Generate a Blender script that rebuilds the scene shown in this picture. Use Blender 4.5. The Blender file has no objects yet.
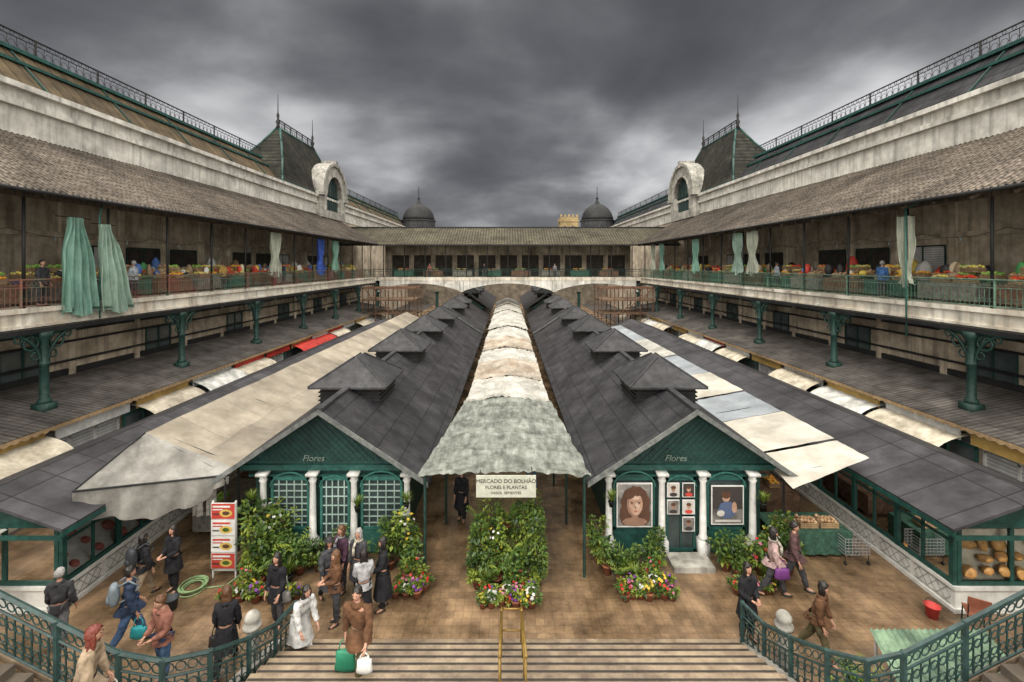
import bpy, bmesh, math, random
from mathutils import Vector, Matrix, noise
random.seed(7)
R=random.random
def U(a,b): return a+(b-a)*R()
scene=bpy.context.scene
COL=scene.collection
pi=math.pi
# ---------------------------------------------------------------- materials
MATS={}
def mat(name,c1,c2=None,scale=2.0,rough=.7,bump=.15,bscale=25,metal=0,stretch=(1,1,1),pattern=None,dirt=.45,dscale=.35,trans=0,rvar=0,pstr=.7,wave=None,spec=.5,streak=0):
    if name in MATS: return MATS[name]
    m=bpy.data.materials.new(name); m.use_nodes=True
    nt=m.node_tree; N=nt.nodes; L=nt.links; N.clear()
    out=N.new('ShaderNodeOutputMaterial'); bs=N.new('ShaderNodeBsdfPrincipled')
    L.new(bs.outputs[0],out.inputs[0])
    c2=c2 or tuple(x*.6 for x in c1)
    g=N.new('ShaderNodeNewGeometry')
    mp=N.new('ShaderNodeMapping'); mp.inputs['Scale'].default_value=stretch; L.new(g.outputs['Position'],mp.inputs[0])
    n1=N.new('ShaderNodeTexNoise'); n1.inputs['Scale'].default_value=scale; n1.inputs['Detail'].default_value=7; n1.inputs['Roughness'].default_value=.65
    L.new(mp.outputs[0],n1.inputs['Vector'])
    cr=N.new('ShaderNodeValToRGB'); cr.color_ramp.elements[0].position=.35; cr.color_ramp.elements[1].position=.66
    cr.color_ramp.elements[0].color=(*c2,1); cr.color_ramp.elements[1].color=(*c1,1)
    L.new(n1.outputs['Fac'],cr.inputs[0]); col=cr.outputs[0]
    def mul(col,val):
        mx=N.new('ShaderNodeMix'); mx.data_type='RGBA'; mx.blend_type='MULTIPLY'; mx.inputs[0].default_value=1
        L.new(col,mx.inputs[6]); L.new(val,mx.inputs[7]); return mx.outputs[2]
    if dirt>0:
        n2=N.new('ShaderNodeTexNoise'); n2.inputs['Scale'].default_value=dscale; n2.inputs['Detail'].default_value=8; n2.inputs['Roughness'].default_value=.7
        L.new(g.outputs['Position'],n2.inputs['Vector'])
        r2=N.new('ShaderNodeMapRange'); r2.inputs[1].default_value=.35; r2.inputs[2].default_value=.62; r2.inputs[3].default_value=1-dirt; r2.inputs[4].default_value=1.08
        L.new(n2.outputs['Fac'],r2.inputs[0]); col=mul(col,r2.outputs[0])
    if streak>0:
        ms=N.new('ShaderNodeMapping'); ms.inputs['Scale'].default_value=(2.2,2.2,.16); L.new(g.outputs['Position'],ms.inputs[0])
        n4=N.new('ShaderNodeTexNoise'); n4.inputs['Scale'].default_value=1.6; n4.inputs['Detail'].default_value=6; L.new(ms.outputs[0],n4.inputs['Vector'])
        r4=N.new('ShaderNodeMapRange'); r4.inputs[1].default_value=.3; r4.inputs[2].default_value=.52; r4.inputs[3].default_value=1-streak; r4.inputs[4].default_value=1.05
        L.new(n4.outputs['Fac'],r4.inputs[0]); col=mul(col,r4.outputs[0])
    if pattern:
        ax,w,h,mo,off=pattern
        sp=N.new('ShaderNodeSeparateXYZ'); L.new(g.outputs['Position'],sp.inputs[0])
        cb=N.new('ShaderNodeCombineXYZ')
        L.new(sp.outputs['XYZ'.index(ax[0])],cb.inputs[0]); L.new(sp.outputs['XYZ'.index(ax[1])],cb.inputs[1])
        br=N.new('ShaderNodeTexBrick'); br.offset=off; br.inputs['Scale'].default_value=1
        br.inputs['Brick Width'].default_value=w; br.inputs['Row Height'].default_value=h; br.inputs['Mortar Size'].default_value=mo
        br.inputs['Color1'].default_value=(1,1,1,1); br.inputs['Color2'].default_value=(.75,.75,.76,1); v=1-pstr; br.inputs['Mortar'].default_value=(v,v,v,1)
        L.new(cb.outputs[0],br.inputs['Vector']); col=mul(col,br.outputs['Color'])
    if wave:
        ax,per,amt=wave
        sp=N.new('ShaderNodeSeparateXYZ'); L.new(g.outputs['Position'],sp.inputs[0])
        ml=N.new('ShaderNodeMath'); ml.operation='MULTIPLY'; ml.inputs[1].default_value=2*pi/per; L.new(sp.outputs['XYZ'.index(ax)],ml.inputs[0])
        sn=N.new('ShaderNodeMath'); sn.operation='SINE'; L.new(ml.outputs[0],sn.inputs[0])
        rr=N.new('ShaderNodeMapRange'); rr.inputs[1].default_value=-1; rr.inputs[2].default_value=1; rr.inputs[3].default_value=1-amt; rr.inputs[4].default_value=1
        L.new(sn.outputs[0],rr.inputs[0]); col=mul(col,rr.outputs[0])
    L.new(col,bs.inputs['Base Color'])
    bs.inputs['Metallic'].default_value=metal; bs.inputs['Roughness'].default_value=rough
    bs.inputs['Specular IOR Level'].default_value=spec
    if rvar>0:
        n3=N.new('ShaderNodeTexNoise'); n3.inputs['Scale'].default_value=.6; n3.inputs['Detail'].default_value=6
        L.new(g.outputs['Position'],n3.inputs['Vector'])
        r3=N.new('ShaderNodeMapRange'); r3.inputs[1].default_value=.4; r3.inputs[2].default_value=.6; r3.inputs[3].default_value=max(.08,rough-rvar); r3.inputs[4].default_value=rough
        L.new(n3.outputs['Fac'],r3.inputs[0]); L.new(r3.outputs[0],bs.inputs['Roughness'])
    if bump>0:
        nb=N.new('ShaderNodeTexNoise'); nb.inputs['Scale'].default_value=bscale; nb.inputs['Detail'].default_value=5
        L.new(mp.outputs[0],nb.inputs['Vector'])
        bp=N.new('ShaderNodeBump'); bp.inputs['Strength'].default_value=bump; bp.inputs['Distance'].default_value=.03
        L.new(nb.outputs['Fac'],bp.inputs['Height']); L.new(bp.outputs[0],bs.inputs['Normal'])
    if trans>0:
        tr=N.new('ShaderNodeBsdfTranslucent'); L.new(col,tr.inputs[0]); mx=N.new('ShaderNodeMixShader'); mx.inputs[0].default_value=trans
        L.new(bs.outputs[0],mx.inputs[1]); L.new(tr.outputs[0],mx.inputs[2]); L.new(mx.outputs[0],out.inputs[0])
    MATS[name]=m; return m
def glass(name,c=(.05,.07,.07)):
    return mat(name,c,tuple(x*.5 for x in c),rough=.12,bump=0,dirt=.2)
def clear_glass():
    m=bpy.data.materials.new('clear_pane'); m.use_nodes=True; nt=m.node_tree; N=nt.nodes; L=nt.links; N.clear()
    o=N.new('ShaderNodeOutputMaterial'); t=N.new('ShaderNodeBsdfTransparent'); g=N.new('ShaderNodeBsdfGlossy'); g.inputs['Roughness'].default_value=.04
    t.inputs[0].default_value=(.95,.97,.96,1); f=N.new('ShaderNodeFresnel'); f.inputs[0].default_value=1.4; mx=N.new('ShaderNodeMixShader')
    L.new(f.outputs[0],mx.inputs[0]); L.new(t.outputs[0],mx.inputs[1]); L.new(g.outputs[0],mx.inputs[2]); L.new(mx.outputs[0],o.inputs[0]); return m
clearM=clear_glass()
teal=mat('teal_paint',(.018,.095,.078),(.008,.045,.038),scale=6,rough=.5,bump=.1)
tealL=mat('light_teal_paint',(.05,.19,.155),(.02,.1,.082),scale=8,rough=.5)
dgreen=mat('dark_green_iron',(.022,.065,.052),(.01,.028,.024),scale=8,rough=.55,spec=.3)
dark=mat('dark_iron',(.022,.023,.023),(.01,.01,.01),rough=.6,spec=.3)
cream=mat('cream_wall',(.66,.57,.44),(.36,.30,.22),scale=1.2,rough=.85,streak=.35,dirt=.45)
creamD=mat('aged_plaster',(.54,.46,.35),(.26,.21,.15),scale=.8,rough=.9,streak=.45,dirt=.5)
white=mat('white_stone',(.72,.70,.64),(.48,.46,.41),scale=1.5,rough=.7,streak=.4,dirt=.35)
greystone=mat('weathered_stone',(.50,.48,.43),(.24,.23,.2),scale=2,rough=.8,streak=.4,dirt=.45,dscale=.8)
kiosk_white=mat('kiosk_white',(.74,.74,.71),(.55,.55,.51),scale=2,rough=.6,dirt=.25,streak=.15)
whitep=mat('white_paint',(.72,.72,.69),(.52,.52,.5),scale=4,rough=.5,dirt=.25)
slabM=mat('slab_white',(.8,.76,.66),(.5,.43,.33),scale=.8,rough=.8,streak=.4,dirt=.4)
slate=mat('slate_sheet',(.058,.057,.062),(.02,.019,.022),scale=1.3,rough=.62,pattern=('YX',1.25,.62,.016,.5),bump=.35,spec=.3,dirt=.55,dscale=.6)
slateP=mat('slate_vent',(.06,.06,.064),(.025,.025,.027),scale=3,rough=.6,bump=.2,spec=.3)
tiles=mat('canal_tiles',(.35,.295,.24),(.105,.088,.072),scale=7,rough=.95,wave=('Y',.24,.6),pattern=('YX',50,.42,.04,0),pstr=.5,bump=.5,bscale=12,dirt=.55,spec=.15)
sheet=mat('corrugated_sheet',(.19,.172,.155),(.075,.068,.062),scale=1.3,rough=.8,wave=('Y',.2,.45),pattern=('YX',1.1,1.3,.03,.3),pstr=.5,dirt=.5,spec=.25)
mansB=mat('brown_mansard',(.15,.11,.06),(.07,.052,.03),scale=1,rough=.85,pattern=('YZ',.7,50,.04,0),dirt=.45,spec=.2)
mansG=mat('slate_mansard',(.055,.055,.058),(.022,.022,.026),scale=1,rough=.8,pattern=('YZ',.7,.5,.03,.5),spec=.2)
towerM=mat('tower_slate',(.06,.058,.045),(.025,.026,.021),scale=1.2,rough=.85,pattern=('YZ',.5,.35,.03,.5),spec=.15)
paving=mat('wet_paving',(.38,.25,.14),(.17,.108,.06),scale=1.1,rough=.48,rvar=.38,pattern=('XY',.22,.22,.009,0),pstr=.35,dirt=.65,dscale=.6,bump=.35,bscale=8)
stepM=mat('stair_stone',(.36,.28,.185),(.17,.12,.08),scale=2.5,rough=.55,rvar=.3,bump=.2)
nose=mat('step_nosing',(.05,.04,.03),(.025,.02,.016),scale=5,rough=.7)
tarpB=mat('beige_tarp',(.56,.495,.39),(.36,.31,.235),scale=.9,rough=.75,trans=.2,bump=.5,bscale=3,dirt=.4,pattern=('YX',2.1,9,.02,0),pstr=.3)
tarpF=mat('grey_flap_tarp',(.36,.35,.32),(.2,.19,.17),scale=1.4,rough=.7,trans=.2,bump=.6,bscale=3,dirt=.4)
tarpG=mat('grey_translucent_plastic',(.52,.545,.49),(.2,.22,.185),scale=1.8,rough=.35,trans=.35,bump=1,bscale=6,dirt=.5,dscale=1.4,stretch=(3,.8,1))
tarpW=mat('white_tarp',(.72,.71,.65),(.44,.42,.36),scale=1.2,rough=.6,trans=.2,bump=.8,bscale=4,dirt=.4,dscale=.8)
tarpO=mat('stained_tarp',(.66,.60,.50),(.36,.27,.19),scale=1.1,rough=.6,trans=.2,bump=.8,bscale=4,dirt=.45,dscale=.8)
tarpP=mat('cream_passage_tarp',(.74,.71,.62),(.52,.48,.4),scale=.7,rough=.6,trans=.2,bump=.3,bscale=2,dirt=.3,dscale=.6)
tarpBlue=mat('bluish_tarp',(.46,.50,.53),(.32,.36,.39),scale=.8,rough=.55,trans=.2,bump=.4,bscale=3)
awnC=mat('cream_awning',(.66,.60,.48),(.48,.42,.31),scale=2,rough=.8,dirt=.4,dscale=1)
awnR=mat('red_awning',(.65,.05,.03),(.45,.03,.02),rough=.7)
awnW=mat('white_awning',(.72,.72,.68),(.5,.5,.46),rough=.7,dscale=1)
wood=mat('weathered_wood',(.2,.13,.075),(.09,.055,.035),scale=5,rough=.8)
woodL=mat('pale_wood',(.42,.29,.15),(.26,.17,.09),scale=5,rough=.8)
shutter=mat('grey_shutter',(.72,.73,.72),(.5,.5,.5),rough=.5,wave=('Z',.12,.4),dirt=.3)
interior=mat('painted_dim_interior',(.06,.048,.038),(.02,.017,.014),scale=2,rough=.9)  # near-black colour stands in for the unlit depth behind shop openings
ceilM=mat('ceiling_boards',(.16,.12,.08),(.07,.052,.036),scale=2,rough=.9,pattern=('YX',.3,9,.02,0))
glassM=glass('window_glass'); glassL=glass('pale_glass',(.16,.19,.19))
curtG=mat('green_curtain',(.30,.50,.40),(.14,.31,.24),scale=3,rough=.8,trans=.2,stretch=(3,3,.3))
curtS=mat('seafoam_curtain',(.44,.58,.48),(.24,.38,.3),scale=3,rough=.8,trans=.2,stretch=(3,3,.3))
curtW=mat('pale_curtain',(.55,.56,.46),(.33,.38,.3),scale=3,rough=.8,trans=.2,stretch=(3,3,.3))
curtBl=mat('blue_curtain',(.04,.1,.45),(.02,.05,.22),scale=3,rough=.8)
leafA=mat('leaf_green',(.15,.25,.045),(.045,.10,.02),scale=9,rough=.5,bump=0,dirt=.45,dscale=3,trans=.25)
leafB=mat('leaf_dark',(.06,.12,.03),(.014,.036,.01),scale=9,rough=.45,bump=0,dirt=.4,dscale=3,trans=.2)
leafC=mat('leaf_bright',(.34,.42,.055),(.15,.22,.035),scale=9,rough=.5,bump=0,dirt=.3,dscale=3,trans=.3)
terra=mat('terracotta',(.35,.12,.055),(.2,.07,.035),scale=8,rough=.8)
FL={k:mat(k+'_petals',v,tuple(x*.6 for x in v),rough=.6,bump=0,dirt=.2,dscale=5,trans=.15) for k,v in dict(red=(.6,.02,.02),pink=(.7,.2,.34),white=(.72,.72,.67),yellow=(.78,.55,.05),purple=(.26,.06,.4),orange=(.6,.18,.03)).items()}
brass=mat('ochre_handrail',(.42,.27,.06),(.25,.15,.04),scale=10,rough=.4,metal=.3)
skinM=mat('skin',(.48,.27,.185),(.4,.21,.14),rough=.5,bump=0,dirt=0)
eyeM=mat('eye_dark',(.02,.015,.01),rough=.2,bump=0,dirt=0)
lipM=mat('lips',(.35,.1,.08),rough=.5,bump=0,dirt=0)
shoeM=mat('shoe_leather',(.02,.018,.016),rough=.4,bump=0)
bread=mat('bread',(.72,.42,.14),(.42,.2,.06),scale=10,rough=.6)
def cloth(n,c): return mat('cloth_'+n,c,tuple(x*.5 for x in c),scale=7,rough=.9,bump=.5,bscale=12,dirt=.3,dscale=4,spec=.2)
def plain(n,c,r=.6): return mat(n,c,tuple(x*.75 for x in c),scale=6,rough=r,bump=.05,dirt=.2)
# ---------------------------------------------------------------- mesh helpers
ABS={}
class B:
    def __init__(s): s.v=[];s.f=[];s.m=[]
    def add(s,vs,fs,mi=0):
        o=len(s.v); s.v+= [tuple(p) for p in vs]
        for f in fs: s.f.append([i+o for i in f]); s.m.append(mi)
    def box(s,x0,x1,y0,y1,z0,z1,mi=0):
        if x0>x1:x0,x1=x1,x0
        if y0>y1:y0,y1=y1,y0
        s.add([(x0,y0,z0),(x1,y0,z0),(x1,y1,z0),(x0,y1,z0),(x0,y0,z1),(x1,y0,z1),(x1,y1,z1),(x0,y1,z1)],
              [(0,3,2,1),(4,5,6,7),(0,1,5,4),(1,2,6,5),(2,3,7,6),(3,0,4,7)],mi)
    def quad(s,a,b,c,d,mi=0): s.add([a,b,c,d],[(0,1,2,3)],mi)
    def slab(s,a,b,c,d,t,mi=0):
        a,b,c,d=map(Vector,(a,b,c,d)); n=(b-a).cross(d-a).normalized()*t
        s.add([a,b,c,d,a-n,b-n,c-n,d-n],[(0,1,2,3),(7,6,5,4),(0,4,5,1),(1,5,6,2),(2,6,7,3),(3,7,4,0)],mi)
    def tube(s,p0,p1,r0,r1=None,n=8,mi=0,cap=True):
        r1=r0 if r1 is None else r1
        p0=Vector(p0);p1=Vector(p1); d=p1-p0
        if d.length<1e-6: return
        d.normalize(); a=Vector((0,0,1)) if abs(d.z)<.9 else Vector((1,0,0))
        u=d.cross(a).normalized(); w=d.cross(u)
        vs=[]
        for p,r in((p0,r0),(p1,r1)):
            for i in range(n):
                t=2*pi*i/n+pi/n; vs.append(p+u*math.cos(t)*r+w*math.sin(t)*r)
        fs=[(i,(i+1)%n,n+(i+1)%n,n+i) for i in range(n)]
        if cap: fs+= [tuple(range(n-1,-1,-1)),tuple(range(n,2*n))]
        s.add(vs,fs,mi)
    def path(s,pts,r,n=6,mi=0):
        for i in range(len(pts)-1):
            rr=r if not isinstance(r,(list,tuple)) else r[i]; r2=r if not isinstance(r,(list,tuple)) else r[i+1]
            s.tube(pts[i],pts[i+1],rr,r2,n,mi)
    def lathe(s,cx,cy,prof,n=12,mi=0):
        vs=[];fs=[]
        for r,z in prof:
            for i in range(n):
                t=2*pi*i/n; vs.append((cx+r*math.cos(t),cy+r*math.sin(t),z))
        for k in range(len(prof)-1):
            for i in range(n): fs.append((k*n+i,k*n+(i+1)%n,(k+1)*n+(i+1)%n,(k+1)*n+i))
        fs.append(tuple(range(n-1,-1,-1))); fs.append(tuple((len(prof)-1)*n+i for i in range(n)))
        s.add(vs,fs,mi)
    def ring(s,c,r,t,u,w,n=10,mi=0,a0=0,a1=2*pi):
        c=Vector(c);u=Vector(u);w=Vector(w)
        pts=[c+u*math.cos(a0+(a1-a0)*i/n)*r+w*math.sin(a0+(a1-a0)*i/n)*r for i in range(n+1)]
        for i in range(n): s.tube(pts[i],pts[i+1],t,t,4,mi,False)
    def prism(s,prof,y0,y1,mi=0,axis='y'):
        n=len(prof)
        if axis=='y': vs=[(a,y0,b) for a,b in prof]+[(a,y1,b) for a,b in prof]
        else: vs=[(y0,a,b) for a,b in prof]+[(y1,a,b) for a,b in prof]
        s.add(vs,[tuple(range(n-1,-1,-1)),tuple(range(n,2*n))]+[(i,(i+1)%n,n+(i+1)%n,n+i) for i in range(n)],mi)
    def sph(s,c,r,nu=12,nv=8,mi=0,fn=None):
        if not isinstance(r,(tuple,list)): r=(r,r,r)
        vs=[];fs=[]
        for j in range(nv+1):
            ph=pi*j/nv
            for i in range(nu):
                th=2*pi*i/nu; d=Vector((math.sin(ph)*math.cos(th),math.sin(ph)*math.sin(th),math.cos(ph)))
                p=Vector((d.x*r[0],d.y*r[1],d.z*r[2]))
                if fn: p=fn(d,p)
                vs.append(Vector(c)+p)
        for j in range(nv):
            for i in range(nu): fs.append((j*nu+i,(j+1)*nu+i,(j+1)*nu+(i+1)%nu,j*nu+(i+1)%nu))
        s.add(vs,fs,mi)
    def grid(s,nu,nv,fn,mi=0):
        vs=[fn(i/nu,j/nv) for j in range(nv+1) for i in range(nu+1)]
        s.add(vs,[(j*(nu+1)+i,j*(nu+1)+i+1,(j+1)*(nu+1)+i+1,(j+1)*(nu+1)+i) for j in range(nv) for i in range(nu)],mi)
    def obj(s,name,mats,parent=None,smooth=False,**kw):
        me=bpy.data.meshes.new(name)
        base=kw.pop('base',None)
        o=ABS.get(parent.name,Vector()) if parent else Vector(base or (0,0,0))
        me.from_pydata([tuple(Vector(p)-o) for p in s.v],[],s.f)
        if not isinstance(mats,(list,tuple)): mats=[mats]
        for m in mats: me.materials.append(m)
        me.polygons.foreach_set('material_index',s.m)
        if smooth: me.polygons.foreach_set('use_smooth',[True]*len(s.f))
        me.validate(); me.update()
        ob=bpy.data.objects.new(name,me); COL.objects.link(ob)
        if parent: ob.parent=parent; ABS[ob.name]=o.copy()
        elif base: ob.location=base
        for k,v in kw.items(): ob[k]=v
        return ob
def thing(name,label,cat,loc=(0,0,0),group=None,rot=0):
    e=bpy.data.objects.new(name,None); e.empty_display_size=.3; e.location=loc; e.rotation_euler=(0,0,rot); COL.objects.link(e)
    e['label']=label; e['category']=cat
    if group: e['group']=group
    ABS[e.name]=Vector(loc); return e
def copy_thing(src,loc,rot=0,sc=1,label=None,zs=None):
    def rec(o,par):
        n=o.copy(); COL.objects.link(n)
        if par: n.parent=par
        for c in list(o.children): rec(c,n)
        return n
    n=rec(src,None); n.location=loc; n.rotation_euler=(0,0,rot); n.scale=(sc,sc,zs or sc)
    if label: n['label']=label
    return n
def skin_mesh(verts,edges,radii,sub=1):
    me=bpy.data.meshes.new('tmp'); me.from_pydata([tuple(v) for v in verts],edges,[])
    ob=bpy.data.objects.new('tmp',me); COL.objects.link(ob)
    md=ob.modifiers.new('s','SKIN'); md.use_smooth_shade=True; md.branch_smoothing=.3
    for i,r in enumerate(radii):
        r=r if isinstance(r,tuple) else (r,r)
        me.skin_vertices[0].data[i].radius=r
        me.skin_vertices[0].data[i].use_root=(i==0)
    sb=ob.modifiers.new('b','SUBSURF'); sb.levels=sub
    dg=bpy.context.evaluated_depsgraph_get(); dg.update()
    m2=bpy.data.meshes.new_from_object(ob.evaluated_get(dg))
    vs=[v.co.copy() for v in m2.vertices]; fs=[list(p.vertices) for p in m2.polygons]
    bpy.data.objects.remove(ob); bpy.data.meshes.remove(m2); bpy.data.meshes.remove(me)
    return vs,fs
# ---------------------------------------------------------------- people
SCARF=[('scarf_cream',(.6,.56,.46)),('scarf_rust',(.4,.13,.05)),('scarf_blue',(.12,.2,.38)),('scarf_grey',(.3,.3,.32))]
def person(loc,heading,label,top,bottom,hair,long=0,lean=0,legs=((.05,.05),(-.05,.05)),armL=(.1,.25,.1),armR=(.1,.25,.1),coat=0,h=1.68,skirt=0,hat=None,look=0,female=True,group=None,bald=False,scarf=None):
    e=thing('person',label,'person',loc,group)
    e.rotation_euler=(0,0,heading); k=h/1.7; e.scale=(k,k,k)
    ABS[e.name]=Vector()
    sw=.17 if female else .2
    P=Vector((0,0,.95)); D=Vector((0,math.sin(lean),math.cos(lean)))
    legpts=[]
    for sx,(a,b) in zip((-1,1),legs):
        hip=P+Vector((sx*.09,0,-.04)); kn=hip+Vector((sx*.01,math.sin(a),-math.cos(a)))*.43
        an=kn+Vector((0,math.sin(a-b),-math.cos(a-b)))*.41
        to=an+Vector((sx*.02,.15,-.045)); legpts.append([hip,kn,an,to])
    dz=.075-min(l[2].z for l in legpts)
    up=Vector((0,0,dz)); P=P+up
    for l in legpts:
        for q in l: q+=up
    waist=P+D*.17; chest=P+D*.36; nb=P+D*.49; hd=Vector((0,math.sin(lean*.6+look),math.cos(lean*.6+look)))
    neck=nb+hd*.06; hb=nb+hd*.11; hc=nb+hd*.205+Vector((0,.015,0))
    arms=[]
    for sx,(s,bn,ab) in zip((-1,1),(armL,armR)):
        s=s+lean*.1
        sh=P+D*.45+Vector((sx*sw,0,0))
        el=sh+Vector((sx*math.sin(ab),math.sin(s)*math.cos(ab),-math.cos(s)*math.cos(ab)))*.29
        f=Vector((sx*math.sin(ab)*.4-sx*.5*(bn>.8),math.sin(s+bn),-math.cos(s+bn))).normalized()
        wr=el+f*.25; arms.append((sx,sh,el,wr,f))
    V=[P,waist,chest,nb,neck,hb]; E=[(0,1),(1,2),(2,3),(3,4),(4,5)]
    Rr=[(.14,.1),(.12,.09),(.15,.1),(.075,.07),(.05,.05),(.05,.05)]
    for l in legpts:
        i=len(V); V+=l; Rr+=[(.085,.085),(.058,.058),(.038,.038),(.03,.03)]; E+=[(0,i),(i,i+1),(i+1,i+2),(i+2,i+3)]
    for sx,sh,el,wr,f in arms:
        i=len(V); palm=wr+f*.05; kn=wr+f*.085; side=Vector((-sx*.3,1,0)); side=(side-f*side.dot(f)).normalized(); inw=Vector((-sx,0,0)); inw=(inw-f*inw.dot(f)); inw=inw.normalized() if inw.length>.1 else Vector((0,0,-1))
        V+=[sh,el,wr,palm,kn]; Rr+=[(.055,.055),(.04,.04),(.026,.026),(.032,.02),(.034,.016)]; E+=[(2,i),(i,i+1),(i+1,i+2),(i+2,i+3),(i+3,i+4)]
        for q,ln in ((-.03,.06),(-.01,.075),(.012,.072),(.032,.062)):
            j=len(V); V+=[kn+side*q+f*.025,kn+side*q*1.1+f*(.025+ln*.5)+inw*.01,kn+side*q*1.1+f*(.02+ln*.85)+inw*.035]; Rr+=[.0095,.0085,.007]; E+=[(i+4,j),(j,j+1),(j+1,j+2)]
        j=len(V); V+=[palm+side*.042+f*.01,palm+side*.058+f*.045+inw*.015]; Rr+=[.011,.009]; E+=[(i+3,j),(j,j+1)]
    vs,fs=skin_mesh(V,E,Rr); b=B(); b.add(vs,fs)
    def hf(d,p):
        if d.y>.2:
            p.y-=.006
            if abs(d.x)<.22 and -.35<d.z<.1: p.y+=.022*(1-abs(d.x)/.22)*(1 if d.z<-.1 else .5)
            if .02<d.z<.28 and .15<abs(d.x)<.6: p.y-=.008
        if d.z<-.3: p.x*=.86
        return p
    b.sph(hc,(.076,.095,.118),18,14,0,hf)
    for sx in(-1,1):
        b.sph(hc+Vector((sx*.03,.083,.01)),(.013,.008,.008),8,6,1)
        b.sph(hc+Vector((sx*.077,-.005,-.01)),(.012,.022,.033),8,6,0)
    b.sph(hc+Vector((0,.086,-.062)),(.024,.01,.008),8,6,2)
    b.obj('body',[skinM,eyeM,lipM],e,True)
    V=[P+D*.03,waist,chest,nb]; Rr=[(.18,.14),(.165,.135),(.195,.145),(.1,.09)]; E=[(0,1),(1,2),(2,3)]
    for sx,sh,el,wr,f in arms:
        i=len(V); V+=[sh,el,wr-f*.01]; Rr+=[(.09,.09),(.073,.073),(.055,.055)]; E+=[(2,i),(i,i+1),(i+1,i+2)]
    vs,fs=skin_mesh(V,E,Rr,2); b=B()
    b.add([v+Vector((noise.noise(v*11+Vector(loc)),noise.noise(v*11+Vector((5,3,1))),noise.noise(v*14)*.5))*.03 for v in vs],fs)
    b.lathe(nb.x,nb.y,[(.1,nb.z-.04),(.105,nb.z+.01),(.085,nb.z+.05),(.065,nb.z+.05)],12)
    def skirtloft(b,z0,z1,r0,r1,front):
        n=28; vs=[];fs=[]
        kn=[(l[1].y) for l in legpts]; fy=max(kn)*.75; by=min(kn)*.75
        for q in range(7):
            t=q/6; z=z0+(z1-z0)*t; r=r0+(r1-r0)*t
            for i in range(n):
                a=2*pi*i/n; y=math.sin(a)*r*.82; y+= (fy if math.sin(a)>0 else by)*abs(math.sin(a))*t
                fold=1+.09*t*math.sin(a*7+1.3+loc[0])
                vs.append((P.x+math.cos(a)*r*fold,P.y+y,z))
        for q in range(6):
            for i in range(n): fs.append((q*n+i,q*n+(i+1)%n,(q+1)*n+(i+1)%n,(q+1)*n+i))
        b.add(vs,fs)
    skirtloft(b,P.z+.06,P.z-.1-coat,.18,.2+coat*.14,1)
    b.obj('coat' if coat>.2 else 'jacket',cloth(*top),e,True)
    if scarf is not None:
        b=B(); b.ring(nb+hd*.035,.085,.032,(1,0,0),(0,1,0),14); b.path([nb+Vector((.03,.1,.02)),nb+Vector((.05,.17,-.1)),nb+Vector((.05,.17,-.3))],[.03,.035,.04],6); b.obj('scarf',cloth(*SCARF[scarf]),e,True)
    if skirt:
        b=B(); skirtloft(b,P.z+.02,P.z-skirt,.15,.2,1); b.obj('skirt',cloth(*bottom),e,True)
    b=B(); V=[P]; E=[]; Rr=[(.14,.11)]
    for l in legpts:
        i=len(V); V+=[l[0],l[1],l[2]+Vector((0,0,.01))]; Rr+=[(.105,.105),(.083,.083),(.068,.068)]; E+=[(0,i),(i,i+1),(i+1,i+2)]
    vs,fs=skin_mesh(V,E,Rr,2); b.add([v+Vector((noise.noise(v*12),noise.noise(v*12+Vector((5,3,1))),0))*.02 for v in vs],fs); b.obj('trousers',cloth(*(bottom if not skirt else('black',(.02,.02,.022)))),e,True)
    for l in legpts:
        b=B(); a=l[2]
        b.sph(a+Vector((0,.055,-.035)),(.046,.135,.04),12,8,0,lambda d,p: Vector((p.x*(1-.15*(d.y>.5)),p.y,max(p.z,-.034)*(1 if d.y<0 else .75)-(.008 if d.y>=0 else 0))))
        b.obj('shoe',shoeM,e,True)
    b=B()
    if not bald:
        sd=Vector((loc[0],loc[1],0))
        def hr(d,p):
            hl=.5-abs(d.x)*.55
            if d.y>.1 and d.z<hl: p.y=min(p.y,.02)
            if d.z<-.4 and not long: p=p*.85
            q=noise.noise(d*3+sd)*.16+noise.noise(d*11+sd)*.12
            return p*(1+q)
        b.sph(hc+Vector((0,-.012,.01)),(.09,.108,.125),28,20,0,hr)
        if long:
            def lh(d,p):
                t=max(0,-d.z); p=p*(1+.3*noise.noise(d*6+sd)); p.x*=1+.25*t; return p
            b.sph(hc+Vector((0,-.045,-.05-long*.28)),(.092,.058,.12+long*.42),20,14,0,lh)
            for sx in(-1,1): b.sph(hc+Vector((sx*.074,.01,-.04-long*.15)),(.026,.036,.09+long*.2),10,8,0)
    else:
        b.sph(hc+Vector((0,-.035,-.01)),(.086,.08,.08),14,10)
    b.obj('hair',hair,e,True)
    if hat:
        b=B(); b.sph(hc+Vector((0,-.01,.07)),(.1,.11,.075),14,8); b.lathe(hc.x,hc.y,[(.13,hc.z+.05),(.13,hc.z+.065),(.09,hc.z+.07)],16); b.obj('hat',hat,e,True)
    m=Matrix.Translation(Vector(loc))@Matrix.Rotation(heading,4,'Z')@Matrix.Scale(k,4)
    return {'hand':[m@(a[3]+a[4]*.11) for a in arms],'sh':[m@a[1] for a in arms],'back':m@(chest+Vector((0,-.2,-.03))),'rot':heading,'hip':m@P}
HB=mat('hair_brown',(.16,.075,.03),(.07,.03,.014),scale=30,rough=.5,bump=.5); HK=mat('hair_black',(.022,.016,.013),(.01,.008,.006),scale=30,rough=.4,bump=.5)
HG=mat('hair_grey',(.42,.41,.39),(.25,.25,.24),scale=30,rough=.6); HR=mat('hair_auburn',(.2,.04,.02),(.08,.015,.01),scale=30,rough=.5,bump=.5)
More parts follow.
